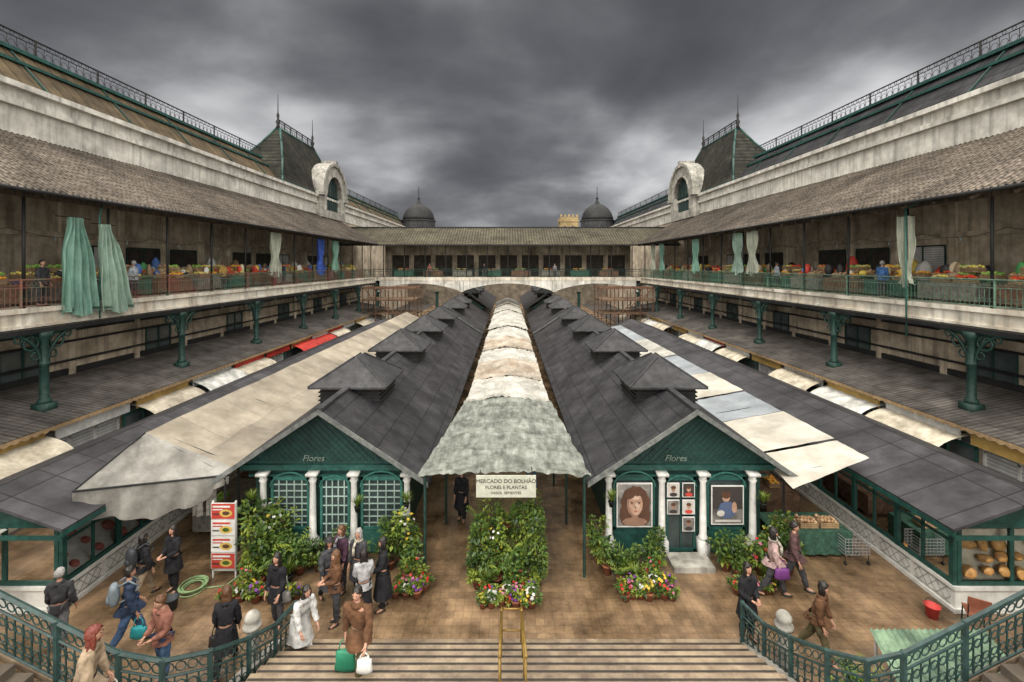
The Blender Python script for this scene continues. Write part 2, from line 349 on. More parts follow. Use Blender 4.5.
walk=((.38,.1),(-.32,.25)); walk2=((-.3,.3),(.4,.08))
BK=('black',(.026,.026,.03)); NV=('navy',(.04,.06,.11)); JN=('denim',(.09,.16,.3)); DG=('dark_grey',(.075,.075,.083)); TN=('tan',(.42,.32,.22)); BR=('brown',(.17,.085,.045)); OL=('olive',(.14,.115,.06)); WH=('white',(.76,.76,.74)); GY=('grey',(.25,.25,.26)); PK=('plaid_red',(.34,.15,.11)); PU=('plum',(.1,.05,.08))
def nz(x,y,z=0,s=1): return noise.noise(Vector((x*s,y*s,z)))
def handbag(p,c,label,w=.32,hh=.26,rot=0,strap=.28):
    e=thing('handbag',label,'bag',tuple(p)); e.rotation_euler=(0,0,rot); ABS[e.name]=Vector()
    b=B()
    def f(d,q): return Vector((max(-w/2,min(w/2,q.x*1.35))*(1+.12*(q.z<0)),q.y,max(-hh/2,min(hh/2,q.z*1.4))-hh/2-strap*.75))*1.0+Vector((0,0,.02*nz(d.x*3,d.y*3,p[0])))
    b.sph((0,0,0),(w/2,.07,hh/2),16,10,0,f); b.obj('bag_body',c,e,True)
    b=B(); b.path([(-w*.35,0,-strap*.75),(-w*.25,0,-.05),(0,0,0.01),(w*.25,0,-.05),(w*.35,0,-strap*.75)],.011,6); b.obj('strap',c,e,True)
def backpack(inf,c,label):
    e=thing('backpack',label,'backpack',tuple(inf['back'])); e.rotation_euler=(0,0,inf['rot']); ABS[e.name]=Vector()
    b=B(); b.sph((0,-.05,0),(.17,.11,.24),16,12,0,lambda d,p:Vector((max(-.145,min(.145,p.x*1.15)),p.y,max(-.21,min(.23,p.z*1.1))))); b.obj('pack',c,e,True)
    b=B(); b.sph((0,-.14,-.08),(.11,.05,.1),12,8); b.obj('pocket',c,e,True)
    for s in(-1,1):
        b=B(); b.path([(s*.1,.03,.2),(s*.12,.2,.26),(s*.13,.38,.08),(s*.13,.24,-.1),(s*.12,.05,-.15)],.018,6); b.obj('strap',c,e,True)
i1=person((-9.3,11.6,0),-.5,'person in black jacket and light trousers walking with backpack',BK,TN,HK,legs=walk,long=.03)
backpack(i1,plain('backpack_black',(.03,.035,.04)),'black backpack worn by a person in light trousers')
i2=person((-8.75,11.9,0),2.9,'person in black coat and black trousers standing with hands together',BK,BK,HK,armL=(.2,1.3,.05),armR=(.2,1.3,.05),coat=.25,long=.15)
i3=person((-8.44,10.15,0),-.9,'man in navy jacket and jeans carrying a backpack',NV,JN,HK,legs=walk,female=False,h=1.8,armL=(.1,.5,.1))
backpack(i3,plain('backpack_grey',(.2,.24,.27)),'grey blue backpack worn by a man in jeans')
handbag(i3['hand'][1],plain('bag_teal',(.02,.3,.33)),'teal carrier bag held in a hand')
i4=person((-7.05,9.3,0),2.7,'man in reddish plaid jacket standing by the railing',PK,JN,HB,female=False,armL=(.2,1.2,.05),armR=(.2,1.1,.05),look=.25,h=1.76)
i5=person((-6.3,6.75,1.435),-1.2,'person with auburn hair and tan jacket walking up the stair',TN,DG,HR,long=.25,legs=walk,lean=.2,h=1.72)
handbag(i5['hand'][0],plain('bag_cream',(.6,.56,.5)),'cream bag held by a person on the stair')
i6=person((-5.95,9.6,0),.3,'woman with light brown hair in dark coat carrying handbag',BK,BK,HB,long=.28,legs=walk2,coat=.3,lean=.1,h=1.72)
handbag(i6['hand'][0]+Vector((0,0,.1)),plain('bag_black',(.03,.025,.02)),'black handbag held by a woman in a dark coat')
i7=person((-5.45,10.75,0),2.9,'woman in black jacket standing on wet paving',BK,DG,HK,long=.3,armL=(.1,.6,.1),coat=.15)
handbag(i7['sh'][0]-Vector((0,0,.1)),plain('bag_grey',(.2,.19,.18)),'grey shoulder bag worn by a woman in black',strap=.55)
i8=person((-4.55,9.95,0),-2.2,'person in long white coat bending forward while walking',WH,WH,HK,lean=.45,legs=walk,coat=.4,armL=(.1,.4,.05),armR=(.1,.5,.08),long=.03)
i9=person((-4.5,11.45,0),-2.4,'woman in black hat and dark coat walking',DG,BK,HK,coat=.3,hat=plain('felt_black',(.02,.02,.02)),legs=walk,long=.1)
i10=person((-4.1,10.85,0),2.2,'woman in brown jacket holding her hands together',BR,DG,HB,long=.2,armL=(.2,1.3,.02),armR=(.2,1.3,.02))
i11=person((-3.85,11.75,0),2.9,'grey haired woman in dark coat with pale scarf',DG,BK,HG,coat=.35,long=.05,scarf=0)
i12=person((-3.1,11.3,0),1.9,'woman in long black coat talking with others',BK,BK,HK,coat=.5,armL=(.2,.9,.05),armR=(.1,.5,.08),h=1.72,long=.06)
i13=person((-3.45,10.9,0),.4,'woman in pale grey top and dark skirt holding flowers',('pale_grey',(.5,.5,.51)),BK,HK,long=.15,skirt=.55,armL=(.2,1.3,.05),armR=(.2,1.3,.05))
i20=person((-4.35,11.9,0),2.6,'shopper in plum jacket waiting beside the flowers',PU,DG,HB,long=.2,scarf=3)
i14=person((-2.85,8.75,.6),3.0,'dark haired man in open brown jacket walking up the steps',BR,OL,HK,female=False,lean=.15,legs=walk,coat=.12,h=1.82,armL=(.2,.4,.12),armR=(-.2,.25,.12))
handbag(i14['hand'][1],plain('bag_green',(.03,.25,.14)),'green shopping bag held by a man in brown jacket',w=.36,hh=.4)
handbag(i14['hand'][0],plain('bag_white',(.65,.65,.62)),'white plastic bag held by a man in brown jacket',w=.26,hh=.26,strap=.15)
i15=person((-10.05,10.2,0),.2,'person in dark jacket beside the kiosk',DG,GY,HG,female=False)
i16=person((5.47,10.4,0),-2.9,'woman in black coat with folded arms',BK,BK,HK,long=.25,coat=.3,armL=(.1,1.3,.02),armR=(.1,1.2,.02))
i17=person((6.85,11.75,0),-1.9,'woman in pink top with white scarf walking',('dusty_pink',(.6,.42,.4)),DG,HK,long=.2,legs=walk,h=1.74,armL=(.1,.7,.05),scarf=0)
handbag(i17['hand'][1]+Vector((0,0,.35)),plain('bag_purple',(.16,.04,.2)),'purple handbag on the arm of a woman in pink',w=.34,hh=.28)
i18=person((6.75,9.95,0),-2.4,'person in brown jacket leaning forward while walking',BR,OL,HK,lean=.2,legs=walk2,armL=(.1,.3,.05),armR=(.0,.3,.08),long=.08)
i19=person((7.55,12.0,0),-2.2,'man in maroon coat walking beside the flowers',('maroon_grey',(.14,.08,.08)),DG,HK,legs=walk,female=False,h=1.76)
person((-1.54,15.2,0),2.8,'person in dark clothes standing in the covered aisle',BK,BK,HK,coat=.4)
person((.9,17.5,0),.2,'shopper in dark jacket walking down the covered aisle',DG,JN,HB,legs=walk)
gp='people on the upper gallery'
for x,y,hd,tp,hr in((-17.6,21.4,1.6,('pale_blue',(.45,.5,.55)),HG),(-17.7,28.3,1.2,('ochre',(.5,.33,.1)),HB),(-17.7,36,2,NV,HK),(17.6,21.4,-1.2,('blue',(.07,.17,.4)),HG),(17.6,29.8,-1.7,('pale_blue',(.45,.5,.55)),HK),(17.6,41,-1.5,PK,HB),(-17.6,17.2,-1.5,DG,HK),(-3,58.2,3.1,BK,HK),(6,58.2,3.1,GY,HB),(-10,58.2,3.1,PK,HK)):
    person((x,y,7.0),hd,'person in %s top standing on the upper gallery'%tp[0].replace('_',' '),tp,DG,hr,group=gp)
# ---------------------------------------------------------------- ground / steps
b=B(); b.quad((-300,-60,0),(300,-60,0),(300,400,0),(-300,400,0)); b.obj('ground',mat('outer_ground',(.1,.09,.08),rough=.9),kind='structure')
b=B(); b.grid(60,90,lambda u,v:(-15.7+31.4*u,3+100*v,.004+.0035*(1+noise.noise(Vector((u*20,v*50,0)))))); b.obj('courtyard_paving',paving,None,True,kind='structure')
st=thing('stone_staircase','wide stone staircase descending into the market courtyard','staircase',(0,8,0))
b=B(); nst=8; tr=.34; rs=.15
for i in range(nst):
    yb=10.2-i*tr; z0=i*rs
    b.box(-4.8,5.15,7.0,yb,z0+(.006 if i==0 else 0),z0+rs-.03,0)
    b.box(-4.82,5.17,yb-tr-.03,yb+.025,z0+rs-.03,z0+rs,0)
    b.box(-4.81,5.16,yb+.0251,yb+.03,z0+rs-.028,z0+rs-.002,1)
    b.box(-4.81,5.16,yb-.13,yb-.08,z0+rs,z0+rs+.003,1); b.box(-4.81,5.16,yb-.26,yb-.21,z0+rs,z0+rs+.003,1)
b.box(-5.4,5.5,4.8,7.0,0.01,1.2,0)
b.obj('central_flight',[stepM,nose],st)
for s in(-1,1):
    b=B()
    for i in range(20):
        x=s*(5.5+i*.3)
        b.box(x,x+s*.32,4.8,7.3,.01,.85+(i+1)*.145,0)
    b.obj('side_flight',[mat('side_stone',(.16,.13,.095),(.09,.07,.055),scale=2,rough=.8),nose],st)
    b=B(); xo=5.2 if s>0 else -5.05
    b.prism([(7.3,0.01),(10.3,0.01),(10.3,.1),(7.3,1.2)],xo,xo+s*.2,0,'x')
    b.obj('parapet',greystone,st)
def railing(b,pts,h=.95,sp=.14,rings=True,r=.018,mi=0,post=None,orn=False):
    for i in range(len(pts)-1):
        a=Vector(pts[i]);c=Vector(pts[i+1]); d=c-a; L=d.length; n=max(1,int(L/sp)); u=d.normalized(); hz=Vector((0,0,1))
        for hh,rr in((h,r*1.7),(h*.72,r*.9),(.08,r)): b.tube(a+hz*hh,c+hz*hh,rr,rr,5,mi)
        for k in range(n+1):
            p=a+d*k/n; b.tube(p+hz*.08,p+hz*h*(.72 if rings else 1),r*.55,r*.55,4,mi,False)
            if rings and k<n:
                q=p+d*.5/n; b.ring(q+hz*h*.86,min(h*.11,L/n*.45),r*.4,u,hz,8,mi)
                b.ring(q+hz*h*.3,L/n*.42,r*.4,u,hz,6,mi)
                if orn:
                    b.ring(q+hz*h*.56,L/n*.42,r*.45,u,hz,8,mi); b.ring(q+hz*h*.14,L/n*.4,r*.45,u,hz,6,mi,0,pi)
        if post:
            b.tube(a,a+hz*(h+.03),r*2,r*2,6,mi)
for s in(-1,1):
    e=thing('stair_railing','ornate dark green iron stair railing curving up beside the steps','railing',(s*5,8.5,0),'stair railings')
    X=lambda v:s*v+.05
    o_=.4 if s>0 else 0
    pts=[(X(4.78+o_),10.15,.02),(X(4.9+o_),9.5,.05),(X(5.0+o_*.9),8.7,.42),(X(5.25+o_*.7),7.95,.8),(X(5.75+o_*.3),7.5,1.02),(X(6.4),7.42,1.22),(X(7.4),7.42,1.72),(X(8.5),7.42,2.28),(X(11.4),7.42,3.8)]
    b=B(); railing(b,pts,1.0,.15,True,.025,post=True,orn=True); b.obj('railing_panel',mat('stair_iron',(.03,.07,.065),(.012,.03,.028),scale=8,rough=.45),e)
    b=B(); b.path([Vector(p)+Vector((0,0,.02)) for p in pts[3:]],.06,4); b.obj('string_board',stepM,e)
    e=thing('newel_post','weathered stone newel post with rounded cap at the stair foot','newel post',(s*5.25+.05,9.35,0),'stone newel posts')
    cx=s*(5.3+o_*.8)+.05; cy=9.35
    b=B(); b.box(cx-.15,cx+.15,cy-.15,cy+.15,0,.3); b.lathe(cx,cy,[(.13,.3),(.14,.36),(.1,.42),(.115,.6),(.12,.8),(.1,1.05),(.13,1.1)],14); b.obj('shaft',greystone,e,True)
    b=B(); b.lathe(cx,cy,[(.17,1.1),(.18,1.17),(.1,1.21),(.15,1.28),(.15,1.34),(.1,1.41),(.02,1.44)],14); b.obj('cap',greystone,e,True)
e=thing('centre_handrail','ochre painted double handrail in the middle of the steps','handrail',(.2,9,0))
for dx in(-.14,.3):
    b=B(); b.path([(dx,10.15,0),(dx,10.15,.92),(dx,9.9,1.0),(dx,7.5,2.1)],.026,8)
    for i in range(1,4): b.tube((dx,10.15-i*.85,.15*int((.85*i)/.34)+.1),(dx,10.15-i*.85,.9+i*.36),.02,.02,6)
    b.path([(dx,10.15,.45),(dx,7.5,1.6)],.016,6)
    b.obj('rail',brass,e,True)
b=B(); b.tube((-.14,10.15,.88),(.3,10.15,.88),.022); b.tube((-.14,10.15,.4),(.3,10.15,.4),.018); b.obj('cross_bar',brass,e,True)
# ---------------------------------------------------------------- gallery buildings
DC=[16+6.75*k for k in range(7)]
def build_side(s):
    e=thing('market_building','long market building with iron gallery, tiled eaves and mansard roof','building',(s*20,40,0),'gallery buildings')
    X=lambda v:s*v
    Y0,Y1=2,57
    b=B(); b.box(X(15.9),X(16.1),Y0,Y1,0,3.3); b.box(X(18.6),X(18.8),Y0,Y1,3.6,6.4)
    for i in range(17): b.box(X(18.48),X(18.6),Y0+.3+i*3.375,Y0+.6+i*3.375,3.9,6.3)
    b.obj('lower_wall',creamD,e)
    b=B()
    for z in(4.55,5.35): b.tube((X(18.45),Y0,z),(X(18.45),Y1,z),.05,.05,6)
    b.box(X(18.5),X(18.6),Y0,Y1,5.75,5.95); b.box(X(18.5),X(18.6),Y0,Y1,3.96,4.2); b.obj('wall_pipe',dark,e)
    for i in range(16):
        if i%2==0:
            yy=Y0+i*3.375+1.1; b=B(); b.box(X(18.55),X(18.6),yy,yy+1.6,4.2,5.3,0); b.box(X(18.5),X(18.56),yy-.06,yy,4.2,5.36,1); b.box(X(18.5),X(18.56),yy+1.6,yy+1.66,4.2,5.36,1); b.box(X(18.5),X(18.56),yy,yy+1.6,5.3,5.36,1); b.box(X(18.5),X(18.56),yy+.77,yy+.83,4.2,5.3,1)
            b.obj('window',[glassM,dgreen],e)
    b=B(); b.slab(*( [(X(15),Y0,3.25),(X(15),Y1,3.25),(X(18.6),Y1,3.95),(X(18.6),Y0,3.95)] if s<0 else [(X(15),Y0,3.25),(X(18.6),Y0,3.95),(X(18.6),Y1,3.95),(X(15),Y1,3.25)]),.07); b.obj('lower_roof',sheet,e)
    b=B(); n=int((Y1-Y0)/.3)
    for i in range(n):
        y=Y0+i*.3; b.add([(X(14.97),y,3.24),(X(14.97),y+.3,3.24),(X(14.97),y+.3,3.14),(X(14.97),y+.15,3.07),(X(14.97),y,3.14)],[(0,1,2,3,4)])
    b.obj('valance',woodL,e)
    k=0; y=12
    while y<56:
        w=3.1; kind=(k*7+(s>0)*3)%4
        b=B(); b.box(X(15.84),X(15.9),y,y+w,.1,2.7,0)
        for q in range(4): b.box(X(15.8),X(15.84),y+q*w/3-.04,y+q*w/3+.04,.1,2.7,1)
        b.box(X(15.8),X(15.84),y,y+w,2.3,2.38,1)
        b.obj('shop_front',[shutter if kind in(1,3) else (glassL if kind==2 else glassM),whitep if kind in(0,3) else tealL],e)
        b=B(); b.box(X(15.3),X(15.36),y+.05,y+w-.05,2.62,3.08)
        red=(s<0 and k in(4,5,8)) or (s>0 and k in(6,))
        b.obj('shop_sign',awnR if red else (whitep if k%2 else mat('sign_ochre',(.6,.4,.12),(.45,.28,.08),rough=.6)),e)
        if kind!=3:
            b=B(); ym=awnC if kind in(0,2) else awnW
            if s<0 and k in(6,7): ym=awnR
            zc=1.95 if k%3 else 2.05; dr=1.5
            b.grid(16,8,lambda u,v:(X(15.75-dr*math.sin(v*pi/2)),y-.05+(w+.1)*u,zc+.85*math.cos(v*pi/2)+.02*math.sin(u*30)))
            b.grid(16,1,lambda u,v:(X(15.75-dr),y-.05+(w+.1)*u,zc-.25*v-.04*v*abs(math.sin(u*25))))
            b.obj('awning',ym,e,True)
        y+=3.375; k+=1
    b=B(); b.box(X(16.85),X(22),Y0,Y1,6.55,7.0); b.box(X(16.7),X(16.85),Y0,Y1,6.42,7.03); b.box(X(16.6),X(16.7),Y0,Y1,6.88,7.05); b.box(X(16.64),X(16.7),Y0,Y1,6.36,6.46)
    b.obj('balcony_floor',slabM,e)
    b=B()
    for i in range(int((Y1-Y0)/1.12)): b.box(X(16.9),X(18.6),Y0+i*1.12,Y0+i*1.12+.1,6.3,6.55)
    b.box(X(16.2),X(16.4),Y0,Y1,6.2,6.36); b.obj('beam',dark,e)
    for d in DC:
        b=B(); cx=X(16.3)
        b.box(cx-.24,cx+.24,d-.24,d+.24,3.35,3.7); b.lathe(cx,d,[(.2,3.7),(.2,3.8),(.14,3.88),(.13,5.0),(.17,5.05),(.17,5.12),(.12,5.18),(.12,5.9),(.2,6.02),(.24,6.2)],12)
        b.box(cx-.2,cx+.2,d-.2,d+.2,0,3.35)
        b.obj('column',dgreen,e,True)
        b=B()
        for dd in(-1,1):
            b.ring((cx,d+dd*1.3,5.05),1.18,.055,(0,-dd,0),(0,0,1),10,0,0,pi/2)
            b.ring((cx,d+dd*.45,5.85),.25,.035,(0,1,0),(0,0,1),10); b.ring((cx,d+dd*.85,6.05),.13,.03,(0,1,0),(0,0,1),8); b.ring((cx,d+dd*.3,5.4),.14,.03,(0,1,0),(0,0,1),8)
            b.tube((cx,d,6.15),(cx,d+dd*1.4,6.2),.05,.05,6)
        b.ring((cx+s*1.7,d,5.0),1.55,.05,(-s,0,0),(0,0,1),10,0,0,pi/2)
        b.ring((cx+s*.55,d,5.85),.28,.035,(1,0,0),(0,0,1),10)
        b.tube((cx,d,6.1),(cx+s*2.3,d,6.2),.06,.06,6)
        b.obj('bracket',dgreen,e,True)
    b=B(); railing(b,[(X(16.85),y,7.03) for y in [Y0+i*3.4375 for i in range(17)]],1.0,.17,True,.02,post=True); b.obj('railing',mat('gallery_iron',(.14,.24,.16),(.05,.1,.08),scale=5,rough=.5) if s>0 else mat('gallery_iron_dark',(.07,.17,.12),(.24,.06,.045),scale=.6,rough=.5),e)
    for i in range(14):
        d=12.6+i*3.375
        if d>57: break
        b=B(); b.tube((X(17),d,7),(X(17),d,11.35),.055,.05,8); b.ring((X(17.5),d,10.9),.5,.025,(-s,0,0),(0,0,1),6,0,0,pi/2); b.obj('post',dark,e,True)
    b=B(); b.box(X(22),X(22.3),Y0,Y1,7,14.3)
    for i in range(16): b.box(X(21.85),X(22),Y0+i*3.375,Y0+i*3.375+.35,7,13.4)
    b.box(X(21.8),X(22),Y0,Y1,9.9,10.15); b.obj('upper_wall',cream,e)
    for i in range(16):
        yy=Y0+i*3.375+.6
        if i%4!=1:
            b=B(); b.box(X(21.94),X(22),yy,yy+2.4,7.05,9.5,0); b.box(X(21.9),X(21.94),yy-.06,yy,7,9.55,1); b.box(X(21.9),X(21.94),yy+2.4,yy+2.46,7,9.55,1); b.box(X(21.9),X(21.94),yy,yy+2.4,9.5,9.58,1); b.box(X(21.9),X(21.94),yy+1.17,yy+1.23,7,9.5,1)
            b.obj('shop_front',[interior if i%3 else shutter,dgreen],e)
    b=B()
    NP=int((Y1+1-Y0)/.12)
    def rf(u,v):
        y=Y0+(Y1+1-Y0)*u; return (X(16.2+5.7*v),y,11.16+3.24*v+.035*math.sin(u*NP*pi)+.04*noise.noise(Vector((y*.8,v*5,s))))
    b.grid(NP*2,14,rf); b.obj('gallery_roof',tiles,e,True)
    b=B(); b.slab((X(16.25),Y0,11.08),(X(21.9),Y0,14.3),(X(21.9),Y1+1,14.3),(X(16.25),Y1+1,11.08),.05)
    for i in range(40):
        y=Y0+i*1.4; b.slab((X(16.3),y,10.98),(X(21.9),y,14.2),(X(21.9),y+.1,14.2),(X(16.3),y+.1,10.98),.12)
    b.box(X(16.9),X(17.1),Y0,Y1,10.95,11.25)
    b.obj('roof_lining',ceilM,e)
    b=B(); b.tube((X(16.15),Y0,11.08),(X(16.15),Y1+1,11.08),.07,.07,8); b.obj('gutter',dark,e,True)
    for (ya,yb) in((Y0,60.5),(60.5,101)):
        b=B(); b.box(X(21.9),X(22.5),ya,yb,14.3,15.6); b.box(X(21.65),X(22.5),ya,yb,15.6,15.85); b.box(X(21.75),X(22.5),ya,yb,15.85,16.35); b.box(X(21.45),X(22.7),ya,yb,16.35,16.6)
        b.obj('cornice',white,e)
    for (ya,yb) in((Y0,44.6),(59.5,100)):
        b=B(); b.prism([(X(22.1),16.6),(X(24.2),19.0),(X(28),19.0),(X(28),16.6)],ya,yb); b.obj('mansard_roof',mansB if s<0 else mansG,e)
        b=B(); b.box(X(24.0),X(24.5),ya,yb,19.0,19.18); b.box(X(22.02),X(22.2),ya,yb,16.6,16.8)
        b.box(X(23.35),X(23.6),ya,yb,18.2,18.34)
        b.obj('roof_trim',teal,e)
        for i in range(int((yb-ya)/5)+1):
            b=B(); y=ya+i*5; b.slab((X(22.05),y,16.68),(X(24.15),y,19.07),(X(24.15),y+.08,19.07),(X(22.05),y+.08,16.68),.1 if s>0 else -.1)
            b.obj('roof_rib',dgreen,e)
        b=B(); railing(b,[(X(24.2),y,19.15) for y in [ya+(yb-ya)*i/12 for i in range(13)]],.85,.42,True,.028,post=True); b.obj('roof_cresting',dark,e)
    b=B(); b.box(X(22),X(28),60,101,0,16.5); b.box(X(22.5),X(28),Y0,60,0,16.5); b.obj('block_wall',cream,e)
    b=B(); lv=[(16.6,21.6,28.2,43.6,60.5),(17.2,21.9,27.8,44.2,60),(19.2,22.5,26.6,45.4,58.4),(21.2,23.25,25.2,46.7,56.9),(22.8,23.85,24.3,47.6,56)]
    vs=[]
    for z,xa,xb,ya,yb in lv: vs+=[(X(xa),ya,z),(X(xb),ya,z),(X(xb),yb,z),(X(xa),yb,z)]
    fs=[(k*4+i,k*4+(i+1)%4,k*4+4+(i+1)%4,k*4+4+i) for k in range(4) for i in range(4)]+[(16,17,18,19)]
    b.add(vs,fs); b.obj('tower_roof',towerM,e)
    b=B()
    for i in range(4):
        b.path([vs[k*4+i] for k in range(5)],.11,6)
    for k in(0,4):
        for i in range(4): b.tube(vs[k*4+i],vs[k*4+(i+1)%4],.12,.12,6)
    b.obj('tower_trim',teal,e,True)
    b=B(); railing(b,[(X(24.05),47.6+i*1.4,22.8) for i in range(7)],1.0,.35,True,.035,post=True)
    b.obj('tower_cresting',dark,e)
    for y in(47.6,56):
        b=B(); b.lathe(X(24.05),y,[(.25,22.8),(.12,23.2),(.24,23.5),(.09,23.8),(.16,24.2),(.06,24.5),(.025,26.4)],8); b.obj('finial',dark,e,True)
    yc,zc=55.4,16.9; xf=X(21.1); xb=X(22.6)
    b=B(); b.box(xf,xb,yc-3.6,yc-2.3,14.1,zc); b.box(xf,xb,yc+2.3,yc+3.6,14.1,zc); b.box(xf,xb,yc-2.3,yc+2.3,14.1,15.0)
    n=20
    for (ro,ri,xo) in((3.6,2.3,xf),(3.95,3.6,xf-s*.25),(2.5,2.3,xf-s*.12)):
        vs=[]
        for i in range(n+1):
            a=pi*i/n
            for rr in(ro,ri):
                for xx in(xo,xb): vs.append((xx,yc+rr*math.cos(a),zc+rr*math.sin(a)))
        fs=[]
        for i in range(n):
            q=i*4; fs+=[(q,q+4,q+6,q+2),(q+1,q+3,q+7,q+5),(q,q+1,q+5,q+4),(q+2,q+6,q+7,q+3)]
        b.add(vs,fs)
    b.box(xf-s*.3,xb,yc-4.1,yc-3.0,zc-.35,zc); b.box(xf-s*.3,xb,yc+3.0,yc+4.1,zc-.35,zc); b.box(xf-s*.3,xb,yc-.35,yc+.35,zc+3.5,zc+4.25)
    b.obj('arched_dormer',greystone,e)
    b=B(); pts=[(xf+s*.5,yc+2.35*math.cos(pi*i/n),zc+2.35*math.sin(pi*i/n)) for i in range(n+1)]+[(xf+s*.5,yc-2.35,15),(xf+s*.5,yc+2.35,15)]
    b.add(pts,[tuple(range(len(pts)))])
    for q in range(-2,3): b.box(xf+s*.35,xf+s*.45,yc+q*.8-.05,yc+q*.8+.05,15,zc+math.sqrt(max(0,2.3**2-(q*.8)**2)),1)
    b.box(xf+s*.35,xf+s*.45,yc-2.3,yc+2.3,zc-.05,zc+.05,1); b.obj('dormer_window',[glassM,dgreen],e)
    return e
for s in(-1,1): build_side(s)
# bridge
e=thing('gallery_bridge','covered gallery bridge with tiled roof and iron railing crossing the courtyard','bridge',(0,59,0))
b=B(); b.box(-16.8,16.8,57,62.5,6.55,7.0); b.box(-16.8,16.8,56.85,57,6.6,7.03); b.obj('deck',slabM,e)
b=B()
for (xa,xb) in((-16.6,-6),(-5.6,5.6),(6,16.6)):
    n=18; vs=[];fs=[]
    for i in range(n+1):
        x=xa+(xb-xa)*i/n; t=2*i/n-1; zb=5.3+.95*(1-t*t)
        for yy in(56.9,57.3): vs+=[(x,yy,6.6),(x,yy,zb)]
    for i in range(n): q=i*4; fs+=[(q,q+4,q+5,q+1),(q+2,q+3,q+7,q+6),(q+1,q+5,q+7,q+3)]
    b.add(vs,fs)
for x in(-16.3,-5.8,5.8,16.3): b.box(x-.25,x+.25,56.9,57.3,5.2,6.6)
b.obj('arches',white,e)
for x in(-16.3,-8.9,8.9,16.3):
    b=B(); b.lathe(x,57.1,[(.3,0),(.3,.5),(.2,.6),(.18,4.9),(.3,5.2)],10); b.obj('column',dgreen,e)
b=B(); railing(b,[(-16.8+i*2.1,57.05,7.03) for i in range(17)],1.0,.2,True,.022,post=True); b.obj('railing',dgreen,e)
for i in range(13):
    b=B(); x=-15.6+i*2.6; b.tube((x,57.2,7),(x,57.2,11.4),.07,.07,6); b.obj('post',dark,e)
b=B(); b.grid(280,8,lambda u,v:(-21.5+43*u,56.6+5.4*v,11.1+2.5*v+.03*math.sin(u*560))); b.quad((-21.5,62,13.6),(21.5,62,13.6),(21.5,66.5,11.4),(-21.5,66.5,11.4)); b.obj('bridge_roof',mat('bridge_tiles',(.15,.135,.095),(.07,.064,.046),scale=3,rough=.95,wave=('X',.35,.5),dirt=.5,spec=.15),e,True)
b=B(); b.box(-21.5,21.5,56.55,56.7,10.95,11.12); b.box(-21.5,21.5,61.9,62.1,13.55,13.75); b.obj('roof_edge',dark,e)
b=B(); b.box(-16.8,16.8,62.3,62.5,7,11.5); b.obj('back_wall',creamD,e)
for i in range(11):
    b=B(); x=-15.8+i*2.95; b.box(x,x+2.3,62.2,62.29,7.05,9.9); b.obj('dark_opening_panel',interior,e)  # flat panel; the darkness of the opening is in its colour
# far building
e=thing('end_building','far market block with two dark domes and spires','building',(0,101,0))
b=B(); b.box(-22,22,100,101,0,14.6); b.box(-22,22,99.6,101,14.6,15.2); b.obj('wall',mat('shade_toned_plaster',(.24,.2,.15),(.1,.085,.065),scale=1,rough=.9),e)  # shade at the far end is put into a darker plaster colour
for s in(-1,1):
    b=B(); b.lathe(s*19.6,100,[(3.6,15.2),(3.6,18.0),(3.8,18.1),(3.8,18.3)],20); b.obj('drum',slateP,e)
    b=B(); b.lathe(s*19.6,100,[(3.5,18.3),(3.45,18.9),(3.1,19.9),(2.4,20.9),(1.3,21.7),(.6,22.0),(.5,22.3),(.3,22.5)],20); b.obj('dome',dark,e,True)
    b=B(); b.lathe(s*19.6,100,[(.35,22.5),(.16,22.9),(.32,23.2),(.1,23.5),(.05,25.8)],8); b.obj('spire',dark,e)
e=thing('distant_tower','ochre stone tower block rising behind the market','tower',(17.5,140,0))
b=B(); b.box(16,21.5,139,145,0,23.2); b.box(15.8,21.7,138.8,145,21.8,22.2)
for i in range(5): b.box(16+i*1.2,16.6+i*1.2,138.9,139.6,23.2,24)
b.obj('wall',mat('ochre_stone',(.36,.27,.13),(.24,.17,.08),rough=.9),e)
for xw in(17,19.5):
    b=B(); b.box(xw,xw+.8,138.9,138.99,18.5,20.5); b.obj('window',glassM,e)
for s in(-1,1):
    e=thing('scaffold','rusty pole scaffold with plank decks below the gallery','scaffold',(s*13,51,0),'scaffolds under the gallery')
    b=B()
    for x in(10.2,11.6,13,14.4,15.8):
        for y in(49.5,51.5,53.5): b.tube((s*x,y,0),(s*x,y,6.1+U(-.3,.3)),.06,.06,6)
    for z in(1.6,3.2,4.7,6.0):
        for y in(49.5,51.5,53.5): b.tube((s*10,y,z),(s*16,y,z),.055,.055,6)
        for x in(10.2,13,15.8): b.tube((s*x,49.3,z+.05),(s*x,53.7,z+.05),.045,.045,6)
    for k in range(4): b.tube((s*(10.2+k*1.5),49.4,1.6+k*1.1),(s*(12.2+k*1.2),49.4,3.6+k*.9),.05,.05,6)
    b.obj('poles',mat('rusty_pole',(.2,.1,.05),(.08,.04,.025),rough=.8),e)
    b=B()
    for z in(3.27,4.77):
        for q in range(5): b.box(s*10.1,s*15.9,49.6+q*.75,50.2+q*.75,z,z+.05)
    b.obj('planks',wood,e)
